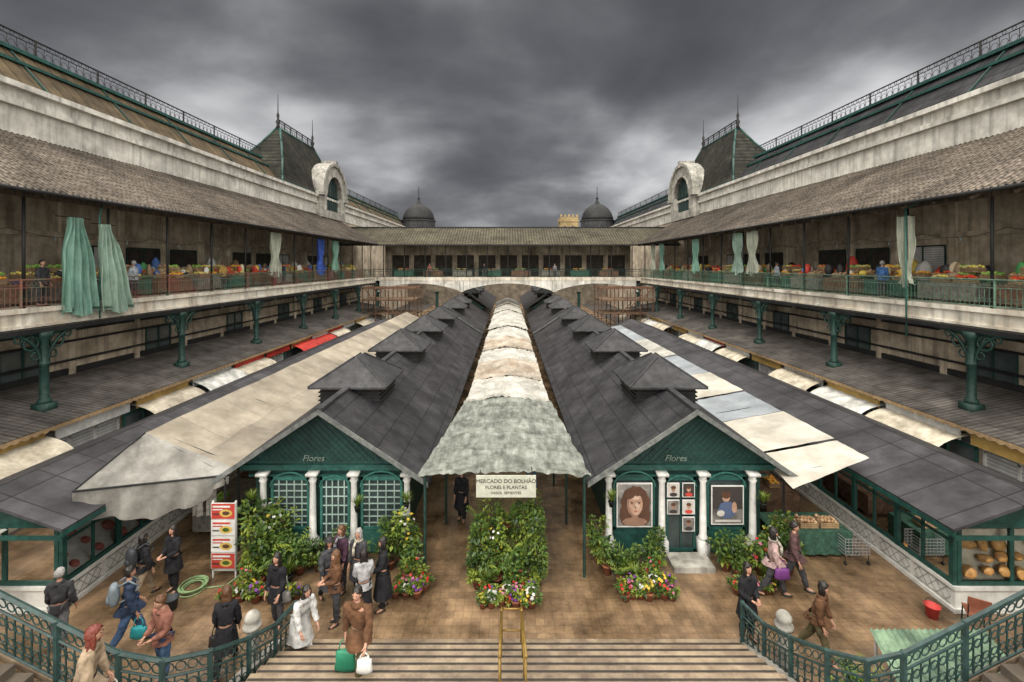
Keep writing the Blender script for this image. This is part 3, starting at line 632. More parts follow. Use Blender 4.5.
# ---------------------------------------------------------------- pavilions
barge=mat('barge_grey',(.2,.21,.2),(.08,.09,.085),rough=.7,scale=5)
def text_mesh(s,size,mname,parent,p,shear=.3,ext=.006,name='lettering'):
    cu=bpy.data.curves.new('t','FONT'); cu.body=s; cu.size=size; cu.align_x='CENTER'; cu.extrude=ext; cu.shear=shear
    o=bpy.data.objects.new('t',cu); COL.objects.link(o); dg=bpy.context.evaluated_depsgraph_get(); dg.update()
    me=bpy.data.meshes.new_from_object(o.evaluated_get(dg)); bpy.data.objects.remove(o)
    base=ABS.get(parent.name,Vector())
    for v in me.vertices: v.co=Vector((v.co.x,-v.co.z,v.co.y))+Vector(p)-base
    me.materials.clear(); me.materials.append(mname)
    ob=bpy.data.objects.new(name,me); COL.objects.link(ob); ob.parent=parent
def pavilion(s,y0,y1,vents,detail=True):
    cx=s*5.35
    e=thing('market_pavilion','dark slate roofed timber pavilion with teal gable and white columns','pavilion',(cx,y0,0),'courtyard pavilions')
    b=B(); b.box(cx-2.15,cx+2.15,y0+.25,y1,0,2.5); b.obj('wall',dgreen,e)
    for q in(-1,1):
        b=B(); yy=y0-.45; zt=4.45; ze=2.4; xe=cx+q*3.1
        a=[(xe,yy,ze),(cx,yy,zt),(cx,y1,zt),(xe,y1,ze)]
        b.slab(*(a if q<0 else a[::-1]),.07); b.obj('roof_slope',slate,e)
        b=B(); b.tube((xe,yy,ze-.03),(xe,y1,ze-.03),.05,.05,6); b.obj('gutter',dark,e,True)
        b=B(); a=[(xe,yy-.05,ze-.12),(cx,yy-.05,zt-.12),(cx,yy-.05,zt+.03),(xe,yy-.05,ze+.03)]; b.slab(*a,.04 if q<0 else -.04)
        b.obj('bargeboard',barge,e)
    b=B(); b.box(cx-.1,cx+.1,y0-.45,y1,4.42,4.5); b.obj('ridge_cap',slateP,e)
    for vy in vents:
        b=B(); b.box(cx-1.0,cx+1.0,vy-1.0,vy+1.0,3.6,4.5)
        for k in range(4): b.box(cx-1.05,cx+1.05,vy-1.05,vy+1.05,3.95+k*.14,3.99+k*.14)
        b.obj('vent_base',dark,e)
        b=B(); zb=4.42; hw=1.3
        b.add([(cx-hw,vy-hw,zb),(cx+hw,vy-hw,zb),(cx+hw,vy+hw,zb),(cx-hw,vy+hw,zb),(cx-hw,vy-hw,zb+.06),(cx+hw,vy-hw,zb+.06),(cx+hw,vy+hw,zb+.06),(cx-hw,vy+hw,zb+.06),(cx-.06,vy-.35,5.3),(cx+.06,vy-.35,5.3),(cx+.06,vy+.35,5.3),(cx-.06,vy+.35,5.3)],
          [(3,2,1,0),(0,1,5,4),(1,2,6,5),(2,3,7,6),(3,0,4,7),(4,5,9,8),(5,6,10,9),(6,7,11,10),(7,4,8,11),(8,9,10,11)])
        for (a,c) in(((-hw,-hw),(-.06,-.35)),((hw,-hw),(.06,-.35)),((hw,hw),(.06,.35)),((-hw,hw),(-.06,.35))):
            b.tube((cx+a[0],vy+a[1],zb+.07),(cx+c[0],vy+c[1],5.32),.03,.03,5)
        b.obj('vent_hood',slateP,e)
    if not detail:
        b=B(); b.add([(cx-2.15,y0+.2,2.5),(cx+2.15,y0+.2,2.5),(cx,y0+.2,3.95)],[(0,1,2)]); b.obj('gable',teal,e); return e
    yf=y0+.22
    b=B(); b.add([(cx-2.6,yf,2.62),(cx+2.6,yf,2.62),(cx,yf,4.34)],[(0,1,2)]); b.obj('gable_panel',mat('gable_teal',(.02,.07,.06),(.01,.032,.03),scale=4,rough=.6),e)
    b=B()
    for k in range(-18,19):
        x=cx+k*.2
        for sg in(-1,1):
            p0=Vector((x,yf-.04,2.72)); zt=2.72; L=0
            while abs(p0.x+sg*L-cx)*.66<4.2-(zt+L) and L<1.6: L+=.04
            if L>.08 and abs(x-cx)<2.3: b.tube(p0,p0+Vector((sg*L,0,L)),.014,.014,4,0,False)
    b.obj('gable_lattice',teal,e)
    text_mesh('Flores',.26,mat('letter_green',(.2,.27,.22),rough=.6),e,(cx-.4,yf-.08,2.76))
    b=B(); b.box(cx-2.55,cx+2.55,yf-.12,yf+.05,2.5,2.66); b.box(cx-2.3,cx+2.3,yf-.08,yf,2.3,2.36); b.obj('lintel',teal,e)
    cols=[s*v for v in(2.95,4.5,5.7,7.15)]
    for x in cols:
        b=B(); b.box(x-.15,x+.15,y0-.15,y0+.15,0,.55); b.lathe(x,y0,[(.13,.55),(.14,.62),(.1,.68),(.085,2.2),(.12,2.28),(.09,2.34),(.15,2.42)],14); b.box(x-.16,x+.16,y0-.16,y0+.16,2.42,2.5)
        b.obj('column',whitep,e,True)
    sc=sorted(cols)
    bays=[(sc[i]+.16,sc[i+1]-.16) for i in range(3)]
    for i,(xa,xb) in enumerate(bays):
        b=B(); door=(i==1)
        zb=.1 if door else .75
        if not door: b.box(xa,xb,yf-.06,yf+.02,.05,.75,0)
        b.box(xa,xa+.07,yf-.1,yf,zb,2.3,0); b.box(xb-.07,xb,yf-.1,yf,zb,2.3,0); b.box(xa,xb,yf-.1,yf,zb,zb+.08,0); b.box(xa,xb,yf-.1,yf,2.2,2.3,0)
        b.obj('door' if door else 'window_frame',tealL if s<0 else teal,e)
        b=B(); b.box(xa+.05,xb-.05,yf-.04,yf-.005,zb+.05,2.22); b.obj('pane',glassM,e)
        if s<0 or door:
            b=B(); nm=5 if s<0 else 2
            for k in range(1,nm): x=xa+(xb-xa)*k/nm; b.box(x-.014,x+.014,yf-.08,yf-.045,zb+.08,2.2)
            if s<0:
                for k in range(1,8): z=zb+(2.25-zb)*k/8; b.box(xa+.07,xb-.07,yf-.075,yf-.05,z-.014,z+.014)
            b.obj('glazing_bars',mat('bar_pale',(.42,.55,.5),(.28,.4,.36),rough=.6) if s<0 else teal,e)
        b=B(); xm=(xa+xb)/2; rr=(xb-xa)/2
        b.ring((xm,yf-.12,2.02),rr,.025,(1,0,0),(0,0,.75),10,0,0,pi); b.obj('arch_trim',tealL,e)
    return e
V1=[16.4+6.5*k for k in range(4)]
for s in(-1,1):
    pavilion(s,13.3,40,V1); pavilion(s,41.5,56.2,[44.5,50.5],False); pavilion(s,63.5,88,[67,74,81],False)
b=B(); b.box(4.6,5.75,12.6,13.3,.01,.16); b.obj('door_step',greystone,label='pale stone doorstep in front of the pavilion door',category='step')
def poster(x,y,z,w,h,layers,label,name='poster',rot=0,frame=None):
    e=thing(name,label,'poster' if name=='poster' else 'sign',(x,y,z)); e.rotation_euler=(0,0,rot); ABS[e.name]=Vector()
    b=B(); b.box(-w/2,w/2,-.015,.015,-h/2,h/2); b.obj('panel',frame or whitep,e)
    b=B(); ms=[]
    for i,(kind,args,m) in enumerate(layers):
        yy=-.019-.003*i
        if m not in ms: ms.append(m)
        mi=ms.index(m)
        if kind=='r': x0,x1,z0,z1=args; b.add([(x0*w,yy,z0*h),(x1*w,yy,z0*h),(x1*w,yy,z1*h),(x0*w,yy,z1*h)],[(0,1,2,3)],mi)
        else:
            cx,cz,rx,rz=args[:4]; wb=args[4] if len(args)>4 else 0
            b.add([((cx+rx*math.cos(t*pi/16)*(1+wb*math.sin(t*1.7+cx*9)))*w,yy,(cz+rz*math.sin(t*pi/16)*(1+wb*math.sin(t*2.3)))*h) for t in range(32)],[tuple(range(32))],mi)
    b.obj('print',ms,e)
    return e
pk=plain('poster_pale',(.5,.47,.43)); pd=plain('poster_dark',(.04,.033,.03)); ps=mat('poster_skin',(.5,.33,.24),(.34,.2,.14),scale=5,rough=.4,dirt=.3,dscale=3); psd=plain('poster_shade',(.28,.16,.11)); psl=plain('poster_light',(.58,.41,.31)); pr=plain('poster_red',(.5,.05,.035)); plp=plain('poster_lip',(.32,.08,.07)); pb=plain('poster_brown',(.09,.04,.022)); pg=mat('poster_grey',(.3,.28,.26),(.12,.11,.1),scale=2.5,rough=.5,dirt=.5,dscale=2); py=plain('poster_yellow',(.6,.42,.1))
port=[('r',(-.47,.47,-.47,.47),pg),('e',(.02,.05,.4,.38,.06),pb),('e',(-.27,-.2,.15,.25,.08),pb),('e',(.29,-.2,.14,.25,.08),pb),('e',(0,-.37,.34,.1,.03),psd),('r',(-.08,.09,-.4,-.1),psd),('e',(0,.02,.22,.27),psd),('e',(.03,.03,.19,.25),ps),('e',(.07,.0,.07,.07),psl),('e',(.02,.17,.1,.04),psl),('e',(-.16,.24,.16,.09,.1),pb),('e',(.12,.28,.18,.06,.1),pb),('e',(-.085,.08,.05,.01),pb),('e',(.115,.08,.05,.01),pb),('e',(-.085,.05,.028,.009),pd),('e',(.115,.05,.028,.009),pd),('e',(.02,-.035,.016,.035),psd),('e',(.02,-.115,.05,.014),plp)]
poster(3.72,13.38,1.5,1.05,1.3,port,'large portrait photograph of a dark haired woman in the pavilion window')
poster(6.45,13.38,1.5,.95,1.15,[('r',(-.47,.47,-.47,.47),pd),('r',(-.47,.47,-.47,-.1),pg),('e',(-.05,.2,.12,.12,.04),ps),('e',(-.05,.26,.14,.09,.08),pb),('e',(-.02,-.12,.28,.22,.06),plain('poster_blue',(.08,.11,.2))),('e',(.2,-.05,.08,.14,.08),ps),('e',(-.22,-.2,.12,.08,.1),pk),('r',(-.4,.4,-.42,-.36),pk)],'dark poster with a seated figure in the pavilion window')
for i,(xx,zz,m) in enumerate(((4.85,1.95,pk),(5.3,1.95,pd),(4.85,1.45,pg),(5.3,1.45,pk),(5.3,.95,pg))):
    poster(xx,13.36,zz,.36,.42,[('r',(-.45,.45,-.45,.45),m),('e',(0,.08,.17,.2,.05),ps if i%2 else psd),('e',(0,.2,.2,.12,.1),pb),('e',(0,-.3,.3,.14,.05),pd if i%2==0 else pr)],'small framed picture fixed on the pavilion door')
for k in range(4):
    poster(-7.75,12.4,.5+k*.45,.66,.43,[('r',(-.48,.48,-.48,.48),pr if k in(0,3) else whitep),('e',(.12,-.12,.26,.24),py),('e',(.12,-.12,.15,.13,.1),pb if k%2 else leafA),('r',(-.42,.3,.24,.36),whitep if k in(0,3) else pr),('r',(-.42,.0,.08,.15),whitep if k in(0,3) else pr),('r',(-.42,-.15,-.2,-.12),pd)],'red and white price board with food picture stacked on a stand',name='price_board')
b=B()
for x in(-8.06,-7.44): b.box(x-.02,x+.02,12.43,12.47,0,2.1)
b.box(-8.06,-7.44,12.43,12.47,.2,.24); b.obj('board_stand',whitep,label='white metal stand carrying red and white boards',category='stand')
e=thing('hanging_sign','white hanging sign board with dark lettering under the canopy','sign',(-.05,12.2,2.62)); ABS[e.name]=Vector()
b=B(); b.box(-.8,.8,-.02,.02,-.29,.29); b.obj('board',plain('sign_cream',(.55,.57,.47)),e)
text_mesh('MERCADO DO BOLHÃO',.145,pd,e,(0,-.026,.1),0,.003); text_mesh('FLORES E PLANTAS',.13,pd,e,(0,-.026,-.06),0,.003,'lower_lettering'); text_mesh('VASOS  SEMENTES',.1,pd,e,(0,-.026,-.2),0,.003,'small_lettering')
for x in(-.7,.7):
    b=B(); b.path([(x,0,.29),(x,.1,.36),(x,.35,.36)],.012,6); b.obj('chain',dark,e)
# ---------------------------------------------------------------- canopies
segs=[(12.4,18.9,2.35,1.8,3.0,3.12,2.86,2.88,tarpG),(18.8,21.9,1.72,1.66,3.2,3.22,2.95,2.98,tarpW),(22.0,25.6,1.66,1.68,3.3,3.3,3.0,3.0,tarpO),(25.8,29,1.7,1.65,3.22,3.3,2.95,3.0,tarpW),(29.2,33.2,1.6,1.65,3.4,3.4,3.05,3.08,tarpO),(33.4,38.2,1.7,1.6,3.3,3.4,2.98,3.0,tarpW),(38.6,45,1.7,1.6,3.5,3.5,3.1,3.1,tarpW),(45.5,51,1.7,1.6,3.4,3.5,3.05,3.0,tarpW),(51.5,57.5,1.6,1.6,3.6,3.6,3.1,3.1,tarpW),(58,66,1.6,1.6,3.8,3.8,3.2,3.2,tarpW)]
for i,(ya,yb,ha,hb,ra,rb,ea,eb,m) in enumerate(segs):
    e=thing('aisle_canopy','wrinkled %s plastic canopy stretched over the central aisle'%('grey translucent' if m==tarpG else 'stained cream' if m==tarpO else 'dirty white'),'canopy',(0,ya,0),'central aisle canopies')
    b=B(); nrib=5 if i==0 else 3
    def f(u,v):
        hw=ha+(hb-ha)*v; x=(2*u-1); y=ya+(yb-ya)*v
        zr=ra+(rb-ra)*v; ze=ea+(eb-ea)*v
        z=zr-(zr-ze)*abs(x)**1.3
        z-=.06*abs(math.sin(v*pi*nrib))**.7*(1-.4*abs(x))
        z+=.05*nz(x*4,y*1.2,i)+.04*nz(x*16,y*1.6,i+5)+.03*nz(x*5,y*7,i+9)+.03*abs(nz(x*22,y*8,i+2))
        X=x*hw-.1*(i==0)*(1-v)+.06*nz(y*1.6,x*2,9)*(abs(x)>.8)
        return (X,y+(.1*nz(x*9,i,3) if v in(0,1) else 0),z)
    b.grid(90,120,f)
    b.grid(80,2,lambda u,v:(f(u,0)[0],f(u,0)[1]-.02*v,f(u,0)[2]-(.07+.07*nz(u*22,i,1))*v))
    for sd in(0,1): b.grid(110,2,lambda u,v:(f(sd,u)[0]+(.03*v)*(1 if sd else -1),f(sd,u)[1],f(sd,u)[2]-(.1+.1*nz(u*14,i,sd))*v))
    b.obj('sheet',m,e,True)
    b=B()
    for v in(.0,.2,.4,.6,.8,1.0):
        q=[Vector(f(u/8,min(.99,max(.01,v))))+Vector((0,0,-.07)) for u in range(9)]; b.path(q,.025,5)
        if v in(0.0,.4,.8):
            for w in(0,8): b.tube((q[w].x*.93,q[w].y,0),(q[w].x*.93,q[w].y,q[w].z),.04,.04,6)
    b.obj('frame',dgreen,e)
e=thing('tarpaulin_tent','large beige tarpaulin tent with pointed front and hanging valance','canopy',(-10,13,0))
b=B()
prof=[(-11.1,3.0),(-10.6,3.65),(-7.95,2.6)]
def tf(u,v):
    y=13.3+34.3*v
    if u<.15: t=u/.15; x=prof[0][0]+(prof[1][0]-prof[0][0])*t; z=prof[0][1]+(prof[1][1]-prof[0][1])*t
    else: t=(u-.15)/.85; x=prof[1][0]+(prof[2][0]-prof[1][0])*t; z=prof[1][1]+(prof[2][1]-prof[1][1])*t
    z-= .1*abs(math.sin(v*34/2.1*pi))**.8*math.sin(min(1,t)*pi)
    return (x,y,z+.04*nz(x*2,y*.8,4)*(v>0))
b.grid(20,160,tf); b.obj('sheet',tarpB,e,True)
A=Vector((-10.95,11.45,2.85)); C=Vector((-7.95,13.0,2.55)); T=Vector((-10.6,13.3,3.65)); L0=Vector((-11.1,13.3,3.0))
b=B()
b.grid(24,14,lambda u,v:A.lerp(C,u).lerp(T,v)+Vector((0,0,-.2*math.sin(u*pi)*math.sin(v*pi)+.04*nz(u*8,v*6,8))))
b.grid(8,8,lambda u,v:A.lerp(L0,u).lerp(T,v))
b.grid(4,4,lambda u,v:C.lerp(Vector((-7.95,13.3,2.6)),u).lerp(T,v))
b.grid(70,8,lambda u,v:A.lerp(C,u)+Vector((-.03*v,-.04*v+.09*math.sin(u*31+v)*v,-(.3+.6*math.sin(min(1,u*1.1)*pi)**.5+.05*math.sin(u*17))*v)))
b.obj('front_flap',tarpF,e,True)
b=B()
for k in range(9):
    y=13.6+k*4.2
    b.path([(-11.05,y,2.93),(-10.6,y,3.58),(-7.95,y,2.53)],.03,6); b.tube((-8.05,y,0),(-8.05,y,2.5),.04,.04,6)
b.tube((-8.05,12.95,0),(-8.05,12.95,2.5),.04,.04,6); b.path([A,C],.03,6); b.tube(A,T,.025,.025,6); b.obj('frame',dark,e)
for i,(ya,yb,m,lb) in enumerate(((12.2,14.4,tarpP,'cream'),(14.5,17.2,tarpP,'cream'),(17.3,20,tarpBlue,'bluish white'),(20.1,23.5,tarpP,'cream'),(23.6,28,tarpBlue,'bluish white'),(28.1,34,tarpW,'white'),(34.1,42,tarpBlue,'bluish white'))):
    e=thing('passage_canopy','%s tarpaulin stretched between pavilion and kiosk'%lb,'canopy',(9,ya,0),'side passage canopies')
    b=B(); dz=.03*(i%2)
    b.grid(16,24,lambda u,v:(7.95+2.45*u-.3*(1-v)*(i==0)*(1-u),ya+(yb-ya)*v+(.9*u*(1-v) if i==0 else 0),2.55+.45*u+dz-.07*math.sin(u*pi)*math.sin(v*pi)+.02*nz(u*5,v*5+i,i)))
    b.obj('sheet',m,e,True)
    b=B(); b.tube((8.0,ya+1,2.5),(10.3,ya+1,2.9),.03,.03,6); b.tube((8.0,ya+1,0),(8.0,ya+1,2.5),.035,.035,6); b.obj('frame',dark,e)
# ---------------------------------------------------------------- kiosks
BH=.58
def kiosk(s):
    e=thing('market_kiosk','low %s kiosk with grey sheet roof, tiled base and teal windows'%('bakery' if s>0 else 'butcher'),'kiosk',(s*12,11.2,0),'side kiosks')
    X=lambda v:s*v; y0,y1=11.2,46
    for a,bb in((10.4,12.5),(14.6,12.5)):
        b=B(); q=[(X(a),y0-.6,2.32),(X(bb),y0-.6,3.05),(X(bb),y1,3.05),(X(a),y1,2.32)]
        fl=(a<bb)==(s>0)
        b.slab(*(q if not fl else q[::-1]),.07 ); b.obj('roof_slope',mat('kiosk_sheet',(.085,.083,.09),(.035,.034,.038),scale=1.2,rough=.62,pattern=('YX',1.1,3,.02,0),bump=.25,spec=.3,dirt=.5),e)
    b=B(); b.box(X(10.38),X(10.44),y0-.6,y1,2.2,2.33); b.box(X(10.4),X(12.5),y0-.62,y0-.58,2.14,2.24); b.obj('fascia',teal,e)
    b=B(); b.add([(X(11),y0,2.2),(X(13.9),y0,2.2),(X(12.5),y0,2.95)],[(0,1,2)]); b.obj('gable_panel',teal,e)
    b=B(); b.box(X(11),X(13.9),y0,y1,0,BH,0)
    b.box(X(10.93),X(11),y0-.07,y1,BH,BH+.08); b.box(X(11),X(14),y0-.07,y0,BH,BH+.08); b.box(X(10.95),X(11),y0-.05,y1,0,.1); b.box(X(11),X(14),y0-.05,y0,0,.1)
    b.obj('base_wall',kiosk_white,e)
    b=B()
    for k in range(11):
        y=y0+.1+k*1.15
        b.box(X(10.985),X(11),y,y+1.0,.15,.17); b.box(X(10.985),X(11),y,y+1.0,.49,.51)
        for q in range(4):
            yy=y+q*.25
            for p1,p2 in(((yy,.33),(yy+.125,.48)),((yy+.125,.48),(yy+.25,.33)),((yy,.33),(yy+.125,.18)),((yy+.125,.18),(yy+.25,.33))): b.tube((X(10.99),*p1),(X(10.99),*p2),.008,.008,4)
    b.obj('base_tracery',mat('tracery_grey',(.38,.39,.38),rough=.7),e)
    b=B(); b.box(X(12.3),X(12.4),y0+.3,y1,BH,2.2); b.obj('inner_wall',kiosk_white,e)  # white back wall brightens the kiosk inside in place of lamps
    b=B(); b.slab((X(11.08),y0+.3,BH+.1),(X(12.28),y0+.3,1.3),(X(12.28),y0+14.5,1.3),(X(11.08),y0+14.5,BH+.1),.03 if s<0 else -.03)
    b.obj('display_board',mat('display_cream',(.8,.74,.6),(.65,.58,.45),rough=.6,dirt=.15) if s>0 else whitep,e)  # pale board tilted to catch daylight, standing in for a lamplit display
    zt=BH+.08
    for k in range(9):
        y=y0+k*1.6; b=B()
        b.box(X(10.96),X(11.06),y,y+.12,zt,2.2); b.box(X(10.97),X(11.05),y+.12,y+1.6,zt,zt+.1); b.box(X(10.97),X(11.05),y+.12,y+1.6,2.05,2.2); b.box(X(10.98),X(11.03),y+.84,y+.9,zt+.1,2.05); b.box(X(10.98),X(11.03),y+.12,y+1.6,1.68,1.73)
        b.obj('window_frame',teal,e)
        b=B(); b.quad((X(11.01),y+.12,zt+.1),(X(11.01),y+1.6,zt+.1),(X(11.01),y+1.6,2.05),(X(11.01),y+.12,2.05)); b.obj('window_pane',clearM,e)
    b=B(); b.box(X(11.06),X(13.9),y0-.01,y0+.06,2.08,2.2); b.box(X(11.06),X(13.9),y0-.01,y0+.06,zt,zt+.1)
    for x in(11.06,12.35,13.8): b.box(X(x),X(x+.1),y0-.012,y0+.062,zt+.1,2.08)
    b.obj('window_frame',teal,e)
    b=B(); b.quad((X(11.1),y0+.02,zt+.1),(X(13.8),y0+.02,zt+.1),(X(13.8),y0+.02,2.08),(X(11.1),y0+.02,2.08)); b.obj('window_pane',clearM,e)
    b=B(); b.slab((X(11.15),y0+.12,zt),(X(13.8),y0+.12,zt),(X(13.8),y0+.28,1.9),(X(11.15),y0+.28,1.9),.02); b.obj('display_back',mat('display_cream',(.8,.74,.6),rough=.6),e)
    return e
kiosk(-1);kiosk(1)
bl=B(); bl.sph((0,0,.07),(.2,.2,.09),14,8,0,lambda d,p:p*(1+.06*math.sin(d.x*9)))
loaf=bl.obj('bread_loaf',bread,None,True,label='large brown loaf in a kiosk window',category='bread',group='loaves in the kiosk windows')
first=True
for t in(.1,.36,.62,.88):
    for k in range(24):
        if R()<.12 and not first: continue
        o=loaf if first else loaf.copy()
        if not first: COL.objects.link(o)
        first=False
        o.location=(11.08+1.2*t,11.75+k*.42+U(-.08,.08),BH+.1+.62*t+.01); o.rotation_euler=(0,-.5,U(-.2,.2)); sc=U(.7,1.05); o.scale=(sc*U(.7,1),sc*U(.8,1.3),sc*U(.8,1.3))
for z in(.95,1.27,1.6):
    for k in range(6):
        if R()<.15: continue
        o=loaf.copy(); COL.objects.link(o); o.location=(11.4+k*.42+U(-.05,.05),11.25+(z-.66)*.13,z+U(-.04,.04)); o.rotation_euler=(1.2,0,U(-.4,.4)); o.scale=(U(.6,1.05),U(.5,.8),.7)
bl=B(); bl.sph((0,0,.08),(.16,.13,.08),12,8,0,lambda d,p:p*(1+.1*math.sin(d.y*7)))
me0=bl.obj('meat_joint',plain('meat',(.5,.14,.12)),None,True,label='joint of meat on the kiosk counter',category='meat',group='meat in the kiosk windows')
for k in range(24):
    o=me0 if k==0 else me0.copy()
    if k: COL.objects.link(o)
    t=(.15,.45,.75)[k%3]; o.location=(-11.08-1.2*t,11.8+(k//3)*.7,BH+.1+.62*t); o.rotation_euler=(0,.5,U(-.3,.3)); sc=U(.7,1.1); o.scale=(sc,sc,sc)
# ---------------------------------------------------------------- plants
def foliage(b,c,rad,n,size,nm=2,ncl=None):
    ncl=ncl or max(5,n//45)
    clumps=[]
    for _ in range(ncl):
        d=Vector((U(-1,1),U(-1,1),U(-1,1)))
        if d.length>1: d.normalize()
        clumps.append((Vector(c)+Vector((d.x*rad[0],d.y*rad[1],d.z*rad[2])),U(.16,.4),random.choice((0,0,1,2,2))))
    for _ in range(n):
        cc,cr,cm=random.choice(clumps); d=Vector((U(-1,1),U(-1,1),U(-1,1)))
        if d.length>1: d.normalize()
        p=cc+Vector((d.x*rad[0],d.y*rad[1],d.z*rad[2]))*cr*1.3
        u=(d*.8+Vector((U(-1,1),U(-1,1),U(-.5,.8)))).normalized(); w=u.cross(Vector((U(-.5,.5),U(-.5,.5),1))).normalized()
        L=size*U(.6,1.7); W=L*U(.18,.36); mi=cm if R()<.8 else random.randrange(nm)
        b.add([p,p+u*L*.5+w*W,p+u*L-Vector((0,0,L*.15)),p+u*L*.5-w*W],[(0,1,2,3)],mi)
def plant(kind,label):
    e=thing('potted_plant',label,'plant',(0,0,0),'potted plants in front of the pavilions')
    b=B()
    if kind!='tray': b.lathe(0,0,[(.11,0),(.16,.26),(.18,.27),(.18,.31),(.14,.31),(.13,.27)],12)
    else: b.lathe(0,0,[(.08,0),(.11,.15),(.125,.16),(.125,.19),(.1,.19),(.09,.16)],12)
    b.obj('pot',dark if kind=='grass' else terra,e,True)
    b=B()
    if kind=='bush':
        for k in range(7): b.tube((0,0,.28),(U(-.3,.3),U(-.25,.25),U(.5,.9)),.014,.005,5,3)
        foliage(b,(0,0,.66),(.32,.3,.34),480,.11,3)
    elif kind=='tall':
        b.tube((0,0,.28),(.03,0,1.3),.028,.012,6,3)
        for k in range(9):
            z=U(.5,1.4); b.tube((.01,0,z),(U(-.32,.32),U(-.3,.3),z+U(.2,.55)),.012,.004,5,3)
        foliage(b,(0,0,1.15),(.34,.32,.7),640,.13,3,18)
    elif kind=='palm':
        b.tube((0,0,.28),(0,0,.5),.03,.02,6,3)
        for k in range(16):
            a=U(0,2*pi); r=U(.35,.6); hg=U(.6,1.2); pv=None
            for t in range(9):
                q=t/8; p=Vector((math.cos(a)*r*q**1.3,math.sin(a)*r*q**1.3,.4+hg*(q-.45*q*q)))
                if pv is not None:
                    w=Vector((-math.sin(a),math.cos(a),0))
                    for sg in(-1,1): b.add([p,p+w*sg*.12*(1-q*.5)+Vector((0,0,-.03)),p+w*sg*.1+Vector((math.cos(a)*.05,math.sin(a)*.05,-.05)),p+Vector((math.cos(a)*.02,math.sin(a)*.02,0))],[(0,1,2,3)],2 if k%2 else 0)
                pv=p
    elif kind=='grass':
        for k in range(110):
            a=U(0,2*pi); r=U(.2,.55); hgt=U(.4,1.0); pts=[]
            for t in(0,.35,.7,1): pts.append(Vector((math.cos(a)*r*t**1.5,math.sin(a)*r*t**1.5,.28+hgt*(t-.35*t*t))))
            w=Vector((-math.sin(a),math.cos(a),0))*.016
            b.add([pts[0]-w,pts[0]+w,pts[1]+w,pts[1]-w,pts[2]+w*.8,pts[2]-w*.8,pts[3]],[(0,1,2,3),(3,2,4,5),(5,4,6)],2 if k%2 else 0)
    else:
        foliage(b,(0,0,.28),(.16,.15,.1),220,.07,3)
    b.obj('foliage',[leafA,leafB,leafC,wood],e)
    return e
def flowers(e,cols,c,rad,n,r):
    b=B(); ms=[FL[k] for k in cols]
    for _ in range(n):
        d=Vector((U(-1,1),U(-1,1),U(-.6,1))).normalized(); p=Vector(c)+Vector((d.x*rad[0],d.y*rad[1],d.z*rad[2]))
        mi=random.randrange(len(ms)); ax=(d+Vector((0,0,.6))).normalized(); u=ax.cross(Vector((0,1,.1))).normalized(); w=ax.cross(u)
        a0=U(0,2)
        for q in range(5):
            a=a0+q*2*pi/5; dd=u*math.cos(a)+w*math.sin(a); pp=w*math.cos(a)-u*math.sin(a)
            b.add([p,p+dd*r*.7+pp*r*.5+ax*r*.2,p+dd*r*1.2+ax*r*.1,p+dd*r*.7-pp*r*.5+ax*r*.2],[(0,1,2,3)],mi)
    b.obj('flowers',ms,e,True)
protos={}
def mk(key,kind,label,cols=None,fl=None):
    e=plant(kind,label)
    if cols: flowers(e,cols,*fl)
    protos[key]=e
mk('bush','bush','leafy green shrub in a terracotta pot')
mk('bush2','bush','bright leaved shrub in a terracotta pot')
mk('bushr','bush','flowering shrub with red and pink blooms in a pot',['red','pink'],((0,0,.66),(.36,.32,.36),24,.045))
mk('tall','tall','tall leafy shrub in a terracotta pot')
mk('tall2','tall','tall loose branched shrub in a terracotta pot')
mk('tally','tall','tall shrub with scattered white flowers in a pot',['white','yellow'],((0,0,1.25),(.36,.33,.6),26,.045))
mk('palm','palm','small feathery palm in a terracotta pot')
mk('grass','grass','arching strap leaved plant in a dark pot')
mk('ty','tray','small pot of yellow flowers',['yellow'],((0,0,.31),(.15,.13,.11),14,.032))
mk('tr','tray','small pot of red flowers',['red'],((0,0,.31),(.15,.13,.11),14,.034))
mk('tp','tray','small pot of pink flowers',['pink'],((0,0,.31),(.15,.13,.11),14,.034))
mk('tv','tray','small pot of purple flowers',['purple'],((0,0,.31),(.15,.13,.11),14,.034))
mk('tw','tray','small pot of white flowers',['white'],((0,0,.31),(.15,.13,.11),14,.034))
used=set()
def put(key,x,y,z=0,sc=1,zs=None):
    if key not in used:
        used.add(key); e=protos[key]; e.location=(x,y,z); e.rotation_euler=(0,0,U(0,6)); e.scale=(sc,sc,zs or sc); return e
    return copy_thing(protos[key],(x,y,z),U(0,6),sc,zs=zs)
T_=('tr','ty','tp','tv','tw')
for dx,dy,z,k,sc in((-.8,12.45,.25,'tall',.72),(-.3,12.5,.25,'tally',.7),(.15,12.45,.25,'palm',.9),(.75,12.5,.25,'tall',.75),(-.45,12.85,.52,'tall2',.75),(.35,12.85,.52,'tall',.72),(-.8,13.1,.8,'palm',.85),(.0,13.15,.8,'palm',.9),(.75,13.1,.8,'tall2',.65),(-.8,12.05,0,'bush2',.85),(-.3,12.1,0,'palm',.85),(.1,12.0,0,'bush2',.8),(.45,12.05,0,'bush',.85),(.8,12.1,0,'tall2',.6),(-.5,11.9,0,'grass',.65),(.25,11.85,0,'bushr',.6),(.5,12.3,0,'grass',1.1),(-.55,12.3,0,'bush',1.0)): put(k,dx,dy,z,sc)
for i in range(14): put(T_[(i*3)%5],-.6+(i%7)*.2+U(-.03,.03),11.6-(i//7)*.22+U(-.05,.05),0,U(.8,1.15))
b=B()
for i in range(3): b.box(-.9,.9,12.25+i*.35,12.6+i*.35,.21+i*.27,.25+i*.27)
